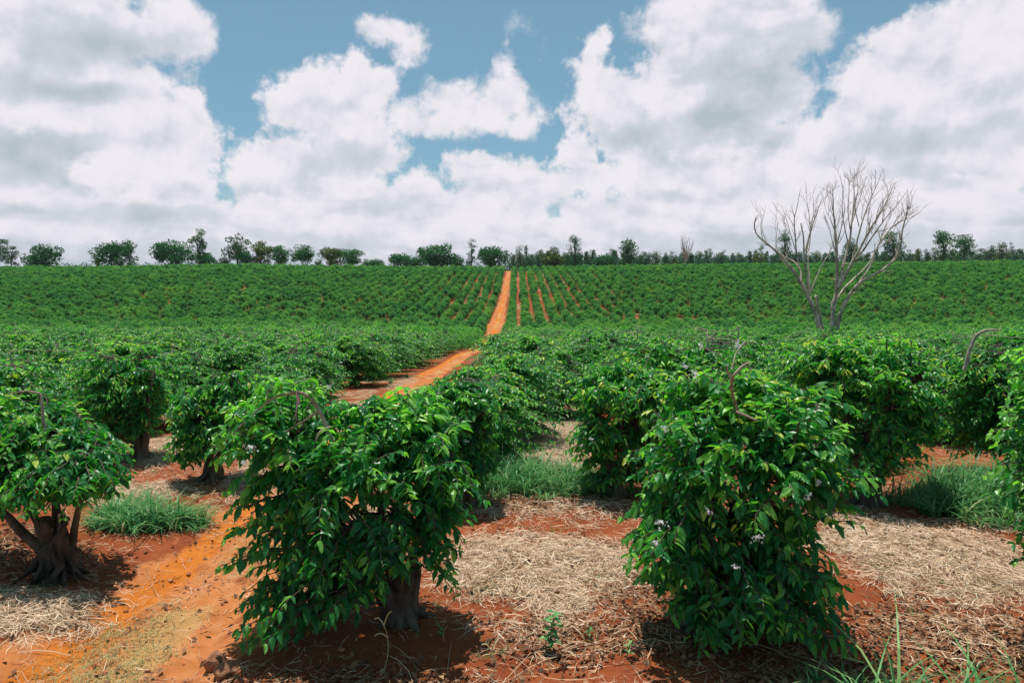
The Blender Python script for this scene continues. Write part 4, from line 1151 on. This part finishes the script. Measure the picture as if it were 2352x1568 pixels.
# ------------------------------------------------------------------ ground cover close to the camera
def sample_mask(rs, fn, n, x0, x1, y0, y1, power=1.0):
    out = np.zeros((0, 2))
    while len(out) < n:
        p = np.stack([rs.uniform(x0, x1, 60000), rs.uniform(y0, y1, 60000)], 1)
        out = np.concatenate([out, p[rs.rand(60000) < fn(p[:, 0], p[:, 1]) ** power]])
    return out[:n]
def ribbons(rs, xy, L, w, lift, curve, tone, flat=.12, orient=None, zoff=0.0):
    n = len(xy); a = rs.rand(n) * 6.28 if orient is None else orient
    d = np.stack([np.cos(a), np.sin(a)], 1); s = np.stack([-np.sin(a), np.cos(a)], 1)
    t = np.array([-.5, -.17, .17, .5]); c = rs.normal(size=n) * curve
    P = np.zeros((n, 4, 3))
    for i, tt in enumerate(t):
        xy_ = xy + d * (L * tt)[:, None] + s * (c * L * (tt * tt * 4))[:, None]
        P[:, i, :2] = xy_
        P[:, i, 2] = ground(xy_[:, 0], xy_[:, 1])
    P[:, :, 2] += lift[:, None] + (rs.normal(size=n) * flat * L)[:, None] * t[None] + zoff
    P[:, :, 2] = np.maximum(P[:, :, 2], ground(P[:, :, 0].ravel(), P[:, :, 1].ravel()).reshape(n, 4) + .003)
    roll = rs.uniform(-.7, .7, n)
    sv = np.concatenate([s * np.cos(roll)[:, None], np.sin(roll)[:, None]], 1) * (w / 2)[:, None]
    wv = np.array([.6, 1, 1, .5])
    V = np.stack([P - sv[:, None] * wv[:, None], P + sv[:, None] * wv[:, None]], 2).reshape(-1, 3)
    b = (np.arange(n) * 8)[:, None, None] + (np.arange(3) * 2)[None, :, None]
    Qd = np.concatenate([b + 0, b + 1, b + 3, b + 2], 2).reshape(-1, 4)
    return V, Qd, np.repeat(tone, 8)
def straw():
    rs = np.random.RandomState(31)
    xy1 = sample_mask(rs, lambda x, y: straw_mask(x, y) * (.38 + .62 * sstep(fbm(x, y, 2.6, 3), .38, .54)), 84000, -7.5, 8.5, 4.0, 14.5)
    n = len(xy1)
    V1 = ribbons(rs, xy1, rs.uniform(.05, .20, n), rs.uniform(.002, .0062, n), rs.rand(n) ** 2 * .06, .07, np.clip(rs.normal(.55, .28, n), 0, 1))
    def sparse(x, y):
        p = np.abs(x - path_x(y)) / path_w(y)
        return .10 + .9 * sstep(fbm(x, y, 1.1, 3), .45, .65) * (.35 + .65 * sstep(p, .5, 1.2))
    xy2 = sample_mask(rs, sparse, 26000, -7.5, 8.5, 4.0, 14.5); n = len(xy2)
    V2 = ribbons(rs, xy2, rs.uniform(.03, .18, n), rs.uniform(.002, .005, n), rs.rand(n) ** 2 * .03, .14, np.clip(rs.normal(.5, .22, n), 0, 1))
    xy3 = sample_mask(rs, lambda x, y: np.maximum(.08, litter_mask(x, y)), 700, -6, 8, 4.0, 9.5); n = len(xy3)
    V3 = ribbons(rs, xy3, rs.uniform(.2, .5, n), rs.uniform(.004, .008, n), rs.rand(n) * .04, .10, np.clip(rs.normal(.35, .2, n), 0, 1))
    v, f, _ = join([(a[0], [a[1]]) for a in (V1, V2, V3)])
    o = link('straw_mulch', mk_mesh('straw_mulch', v, f, {'tone': np.concatenate([V1[2], V2[2], V3[2]])}, [M['straw']], smooth=False))
    tag(o, 'pale dry straw mulch strewn over the red soil', kind='stuff')
straw()
def litter():
    rs = np.random.RandomState(32)
    xy = sample_mask(rs, lambda x, y: np.maximum(np.maximum(.03, litter_mask(x, y)), .12 * straw_mask(x, y)), 11000, -7, 8, 4.0, 10.5); n = len(xy)
    p = np.column_stack([xy, ground(xy[:, 0], xy[:, 1]) + .008 + rs.rand(n) ** 2 * .04])
    a = rs.rand(n) * 6.28
    d = np.stack([np.cos(a), np.sin(a), rs.normal(size=n) * .35], 1); up = rs.normal(size=(n, 3)) * .5 + [0, 0, 1]
    v, f, t = place_leaves(rs, p, d, up, rs.uniform(.03, .085, n), np.clip(rs.normal(.5, .25, n), 0, 1), 1, 1.2)
    o = link('leaf_litter', mk_mesh('leaf_litter', v, [f], {'tone': t}, [M['litter']], smooth=False)); tag(o, 'brown fallen coffee leaves scattered around the straw', kind='stuff')
litter()
def blades(rs, xy, h, w, lean, tone, segs=4):
    n = len(xy); a = rs.rand(n) * 6.28; base = np.column_stack([xy, ground(xy[:, 0], xy[:, 1]) - .01])
    d = np.stack([np.cos(a), np.sin(a)], 1); s = np.stack([-np.sin(a), np.cos(a), np.zeros(n)], 1)
    t = np.linspace(0, 1, segs + 1); V = []
    for tt in t:
        c = base.copy(); c[:, :2] += d * (h * lean * tt ** 1.8)[:, None]; c[:, 2] += h * (tt - .45 * lean * tt ** 2.4)
        ww = (w * (1 - tt ** 1.6) + .0006)[:, None]
        V += [c - s * ww / 2, c + s * ww / 2]
    V = np.stack(V, 1).reshape(-1, 3); k = 2 * (segs + 1)
    b = (np.arange(n) * k)[:, None, None] + (np.arange(segs) * 2)[None, :, None]
    return V, np.concatenate([b, b + 1, b + 3, b + 2], 2).reshape(-1, 4), np.repeat(tone, k)
def grass():
    rs = np.random.RandomState(33); parts = []
    def patch(cx, cy, rx, ry, n, h, w=.019, tmax=1.0):
        nt = max(1, int(n / 18)); an = rs.rand(nt) * 6.28; q = np.sqrt(rs.rand(nt)) * rs.uniform(.6, 1.45, nt)
        c = np.stack([cx + np.cos(an) * rx * q, cy + np.sin(an) * ry * q], 1); th = rs.uniform(.55, 1.25, nt) * (1.15 - .45 * q)
        k = rs.randint(0, nt, n); xy = c[k] + rs.normal(size=(n, 2)) * .035 * (1 if rx > .1 else .5)
        parts.append(blades(rs, xy, h * th[k] * rs.uniform(.5, 1.3, n), w * rs.uniform(.5, 1.5, n), rs.uniform(.3, 1.5, n), np.clip(rs.normal(.5, .2, n) + rs.normal(0, .12, nt)[k], 0, tmax)))
    patch(.30, 9.75, 1.15, .62, 2600, .50); patch(-.3, 10.0, .6, .6, 700, .42); patch(1.0, 9.6, .6, .45, 800, .42)
    patch(6.3, 8.9, 1.15, .75, 3200, .66); patch(7.6, 8.7, .8, .4, 700, .35); patch(5.7, 8.7, .5, .4, 500, .38)
    patch(-4.45, 8.0, .55, .38, 1300, .42); patch(-4.95, 8.2, .35, .3, 450, .42)
    patch(.1, 15.5, 1.0, .9, 1300, .40); patch(.1, 13.6, .9, .3, 300, .3); patch(.2, 19, .9, 1.6, 900, .40)
    patch(2.2, 4.50, .35, .18, 90, .26, .014)
    # blades in front, along the lower right edge
    for cx in np.linspace(2.1, 3.9, 16): patch(cx + rs.normal() * .05, 4.24 + rs.normal() * .05, .09, .05, 14, .58 + .2 * rs.rand(), .019, .8)
    for k_ in range(60): patch(rs.uniform(-1, 4.8), rs.uniform(4.3, 8), .05, .05, 6, rs.uniform(.05, .16), .006)
    for k_ in range(50): patch(rs.uniform(-7, -4), rs.uniform(6, 13), .06, .05, 6, rs.uniform(.05, .14), .006)
    for k_ in range(60): patch(rs.uniform(-12, 12), rs.uniform(13, 40), .25, .2, 30, rs.uniform(.15, .35), .012)
    v, f, _ = join([(a[0], [a[1]]) for a in parts])
    o = link('green_grass', mk_mesh('green_grass', v, f, {'tone': np.concatenate([a[2] for a in parts])}, [M['grass']], smooth=False)); tag(o, 'bluish green grass growing in clumps between the bushes', kind='stuff')
    def strip(x, y): return np.clip(np.exp(-(((x - path_x(y)) / path_w(y) - .05) / .30) ** 2) * sstep(fbm(x, y, .7, 3), .42, .6) * .45 + ell(x, y, -3.3, 4.9, .42, .85, .5), 0, 1)
    xy = sample_mask(rs, strip, 15000, -4.4, -2.0, 4.0, 13); n = len(xy)
    v, f, t = blades(rs, xy, rs.uniform(.015, .055, n), rs.uniform(.003, .006, n), rs.uniform(.3, 1.3, n), rs.rand(n), 2)
    o = link('dry_grass', mk_mesh('dry_grass', v, [f], {'tone': t}, [M['dry_grass']], smooth=False)); tag(o, 'short yellowed grass growing along the middle of the path', kind='stuff')
grass()

# stones and clods
def stone_mesh(seed, col):
    rs = np.random.RandomState(seed)
    import bmesh
    bm = bmesh.new(); bmesh.ops.create_icosphere(bm, subdivisions=3, radius=1)
    dirs = nrm(rs.normal(size=(14, 3))); ofs = rs.uniform(.55, .9, 14)
    for vt in bm.verts:
        p = np.array(vt.co)
        for d, o_ in zip(dirs, ofs):
            k_ = p @ d
            if k_ > o_: p = p - d * (k_ - o_) * .9
        p = p * (1 + (vnoise(np.array([p[0] * 4 + 9]), np.array([p[1] * 4 + p[2] * 3 + 9]))[0] - .5) * .16); vt.co = p
    me = bpy.data.meshes.new('stone'); bm.to_mesh(me); bm.free(); me.materials.append(col)
    return me
def clod_mat(name, a, b):
    m, T = new_mat(name); tc = T.new('ShaderNodeTexCoord')
    n = T.noise(tc.outputs['Object'], 3.5, 6, .7)
    pb = T.new('ShaderNodeBsdfPrincipled'); T.put(pb.inputs['Base Color'], T.ramp(n, [(.35, a), (.65, b)])); pb.inputs['Roughness'].default_value = .95
    bp = T.new('ShaderNodeBump'); bp.inputs['Strength'].default_value = .8; bp.inputs['Distance'].default_value = .1; T.put(bp.inputs['Height'], n); T.l.new(bp.outputs[0], pb.inputs['Normal'])
    T.l.new(pb.outputs[0], T.new('ShaderNodeOutputMaterial').inputs[0]); return m
CL = clod_mat('orange_clod', (.36, .12, .045), (.60, .30, .17)); CW = clod_mat('pale_stone', (.42, .30, .26), (.68, .56, .52))
for i, (xd, yd, sx, sy, sz, mt, lab) in enumerate([(497, 1528, .115, .085, .085, CL, 'large orange clod of earth by the path at the lower left'), (520, 1548, .13, .09, .07, CL, 'flat reddish clod touching the large orange clod'),
        (682, 1432, .05, .05, .07, CW, 'pale stone seen below the hanging leaves of the ribbon bush'), (700, 1400, .045, .04, .06, CW, 'pale pink stone standing just behind the pale stone'),
        (107, 1445, .04, .022, .02, CL, 'small dark clod lying on the worn orange track')]):
    p = on_ground(xd, yd)
    o = link('stone', stone_mesh(50 + i, mt)); o.location = (p[0], p[1], p[2] + sz * .45); o.scale = (sx, sy, sz); o.rotation_euler = (0, 0, i * .9)
    tag(o, lab, 'stone')
def pebbles():
    rs = np.random.RandomState(35); n = 2600
    xy = sample_mask(rs, lambda x, y: .12 + .88 * (np.abs(x - path_x(y)) / path_w(y) < 1.1), n, -6.5, 6, 4.0, 13)
    t = (1 + 5 ** .5) / 2
    iv = nrm(np.array([(-1, t, 0), (1, t, 0), (-1, -t, 0), (1, -t, 0), (0, -1, t), (0, 1, t), (0, -1, -t), (0, 1, -t), (t, 0, -1), (t, 0, 1), (-t, 0, -1), (-t, 0, 1)]))
    fi = np.array([(0, 11, 5), (0, 5, 1), (0, 1, 7), (0, 7, 10), (0, 10, 11), (1, 5, 9), (5, 11, 4), (11, 10, 2), (10, 7, 6), (7, 1, 8), (3, 9, 4), (3, 4, 2), (3, 2, 6), (3, 6, 8), (3, 8, 9), (4, 9, 5), (2, 4, 11), (6, 2, 10), (8, 6, 7), (9, 8, 1)])
    s = rs.gamma(1.4, .004, n) + .002
    c = np.column_stack([xy, ground(xy[:, 0], xy[:, 1]) + s * .3])
    V = c[:, None] + iv[None] * s[:, None, None] * rs.uniform(.6, 1.3, (n, 12, 1)) * np.array([1.2, 1, .7])
    Fc = (fi[None] + (np.arange(n) * 12)[:, None, None]).reshape(-1, 3)
    o = link('soil_crumbs', mk_mesh('soil_crumbs', V.reshape(-1, 3), [Fc], None, [CL], smooth=False)); tag(o, 'small crumbs of orange earth on the path and soil', kind='stuff')
pebbles()

# little weeds
def weed(xd, yd, h, label, seed, leaves=16, leaf=.06, mat='grass'):
    rs = np.random.RandomState(seed); p = on_ground(xd, yd)
    root = empty('weed', tuple(p)); tag(root, label, 'weed')
    q = np.linspace(0, 1, 7); c = np.stack([.04 * q ** 2, rs.normal() * .02 * q, h * q - .01], 1)
    v, f = tubes([c], [np.linspace(.005, .002, 7)], 5); t_ = np.full(len(v), .4)
    link('stem', mk_mesh('stem', v, f, {'tone': t_}, [M[mat]]), root)
    P, D = [], []
    for i in range(leaves):
        a = i * 2.4; k_ = .25 + .75 * i / leaves; P.append([.04 * k_ ** 2, 0, h * k_]); D.append([math.cos(a), math.sin(a), .25])
    v, f, t = place_leaves(rs, np.array(P), np.array(D), np.tile([0, 0, 1.], (leaves, 1)), leaf * rs.uniform(.6, 1.2, leaves), rs.uniform(.3, .8, leaves), 2, 1.1)
    link('foliage', mk_mesh('foliage', v, [f], {'tone': t}, [M[mat]], smooth=False), root)
weed(1262, 1500, .36, 'upright bluish green seedling growing out of the straw at the bottom', 61, 24, .085)
weed(1440, 1510, .16, 'small broad leaved weed in the leaf litter left of the largest bush', 62, 8, .05)
weed(1010, 1462, .08, 'tiny weed on bare soil below the ribbon bush', 63, 5, .05)
weed(1350, 1465, .10, 'low weed right of the bluish seedling', 64, 8, .05)
def grass_stalk(xd, yd, Y, h, label, seed):
    rs = np.random.RandomState(seed); p = on_ground(xd, yd)
    root = empty('grass_stalk', tuple(p)); tag(root, label, 'grass stalk')
    q = np.linspace(0, 1, 9); c = np.stack([.05 * np.sin(q * 2.2) - .03 * q ** 3, .02 * q, h * q - .01], 1)
    v, f = tubes([c], [np.linspace(.0045, .0025, 9)], 5)
    link('stem', mk_mesh('stem', v, f, {'tone': np.full(len(v), .95)}, [M['grass']]), root)
    sk = []
    for (t0, dx, dz) in ((6, -.10, .01), (8, -.07, .05), (8, .06, .11)):
        s = c[t0]; m = np.linspace(0, 1, 7)[:, None]
        sk.append(s + m * np.array([[dx, 0, dz]]) + np.concatenate([0 * m, 0 * m, .03 * np.sin(m * 3.1)], 1))
    v, f = tubes(sk, [np.linspace(.005, .0055, 7)] * len(sk), 5)
    link('seed_head', mk_mesh('seed_head', v, f, {'tone': np.full(len(v), .9)}, [M['dry_grass']]), root)
grass_stalk(880, 1545, 4.7, .38, 'thin flowering grass stalk standing in front of the ribbon bush', 71)
grass_stalk(1125, 1560, 4.6, .22, 'short flowering grass stalk on the bare soil at the bottom', 72)

# ------------------------------------------------------------------ air between the camera and the far woods
def haze():
    import bmesh
    bm = bmesh.new(); bmesh.ops.create_cube(bm, size=1)
    lo = np.array([-9000., -400., -80.]); hi = np.array([9000., 9500., 42.])
    for v_ in bm.verts: v_.co = [(lo[i] if v_.co[i] < 0 else hi[i]) for i in range(3)]
    me = bpy.data.meshes.new('haze'); bm.to_mesh(me); bm.free()
    m = bpy.data.materials.new('air'); m.use_nodes = True; T = NT(m.node_tree); T.n.clear()
    pv = T.new('ShaderNodeVolumePrincipled'); pv.inputs['Color'].default_value = (.80, .88, .95, 1); pv.inputs['Density'].default_value = HAZE
    pv.inputs['Anisotropy'].default_value = 0.2
    T.l.new(pv.outputs[0], T.new('ShaderNodeOutputMaterial').inputs['Volume'])
    me.materials.append(m); o = link('haze', me); tag(o, 'thin bluish air paling the far woods', kind='stuff')
HAZE = 0.00007
haze()
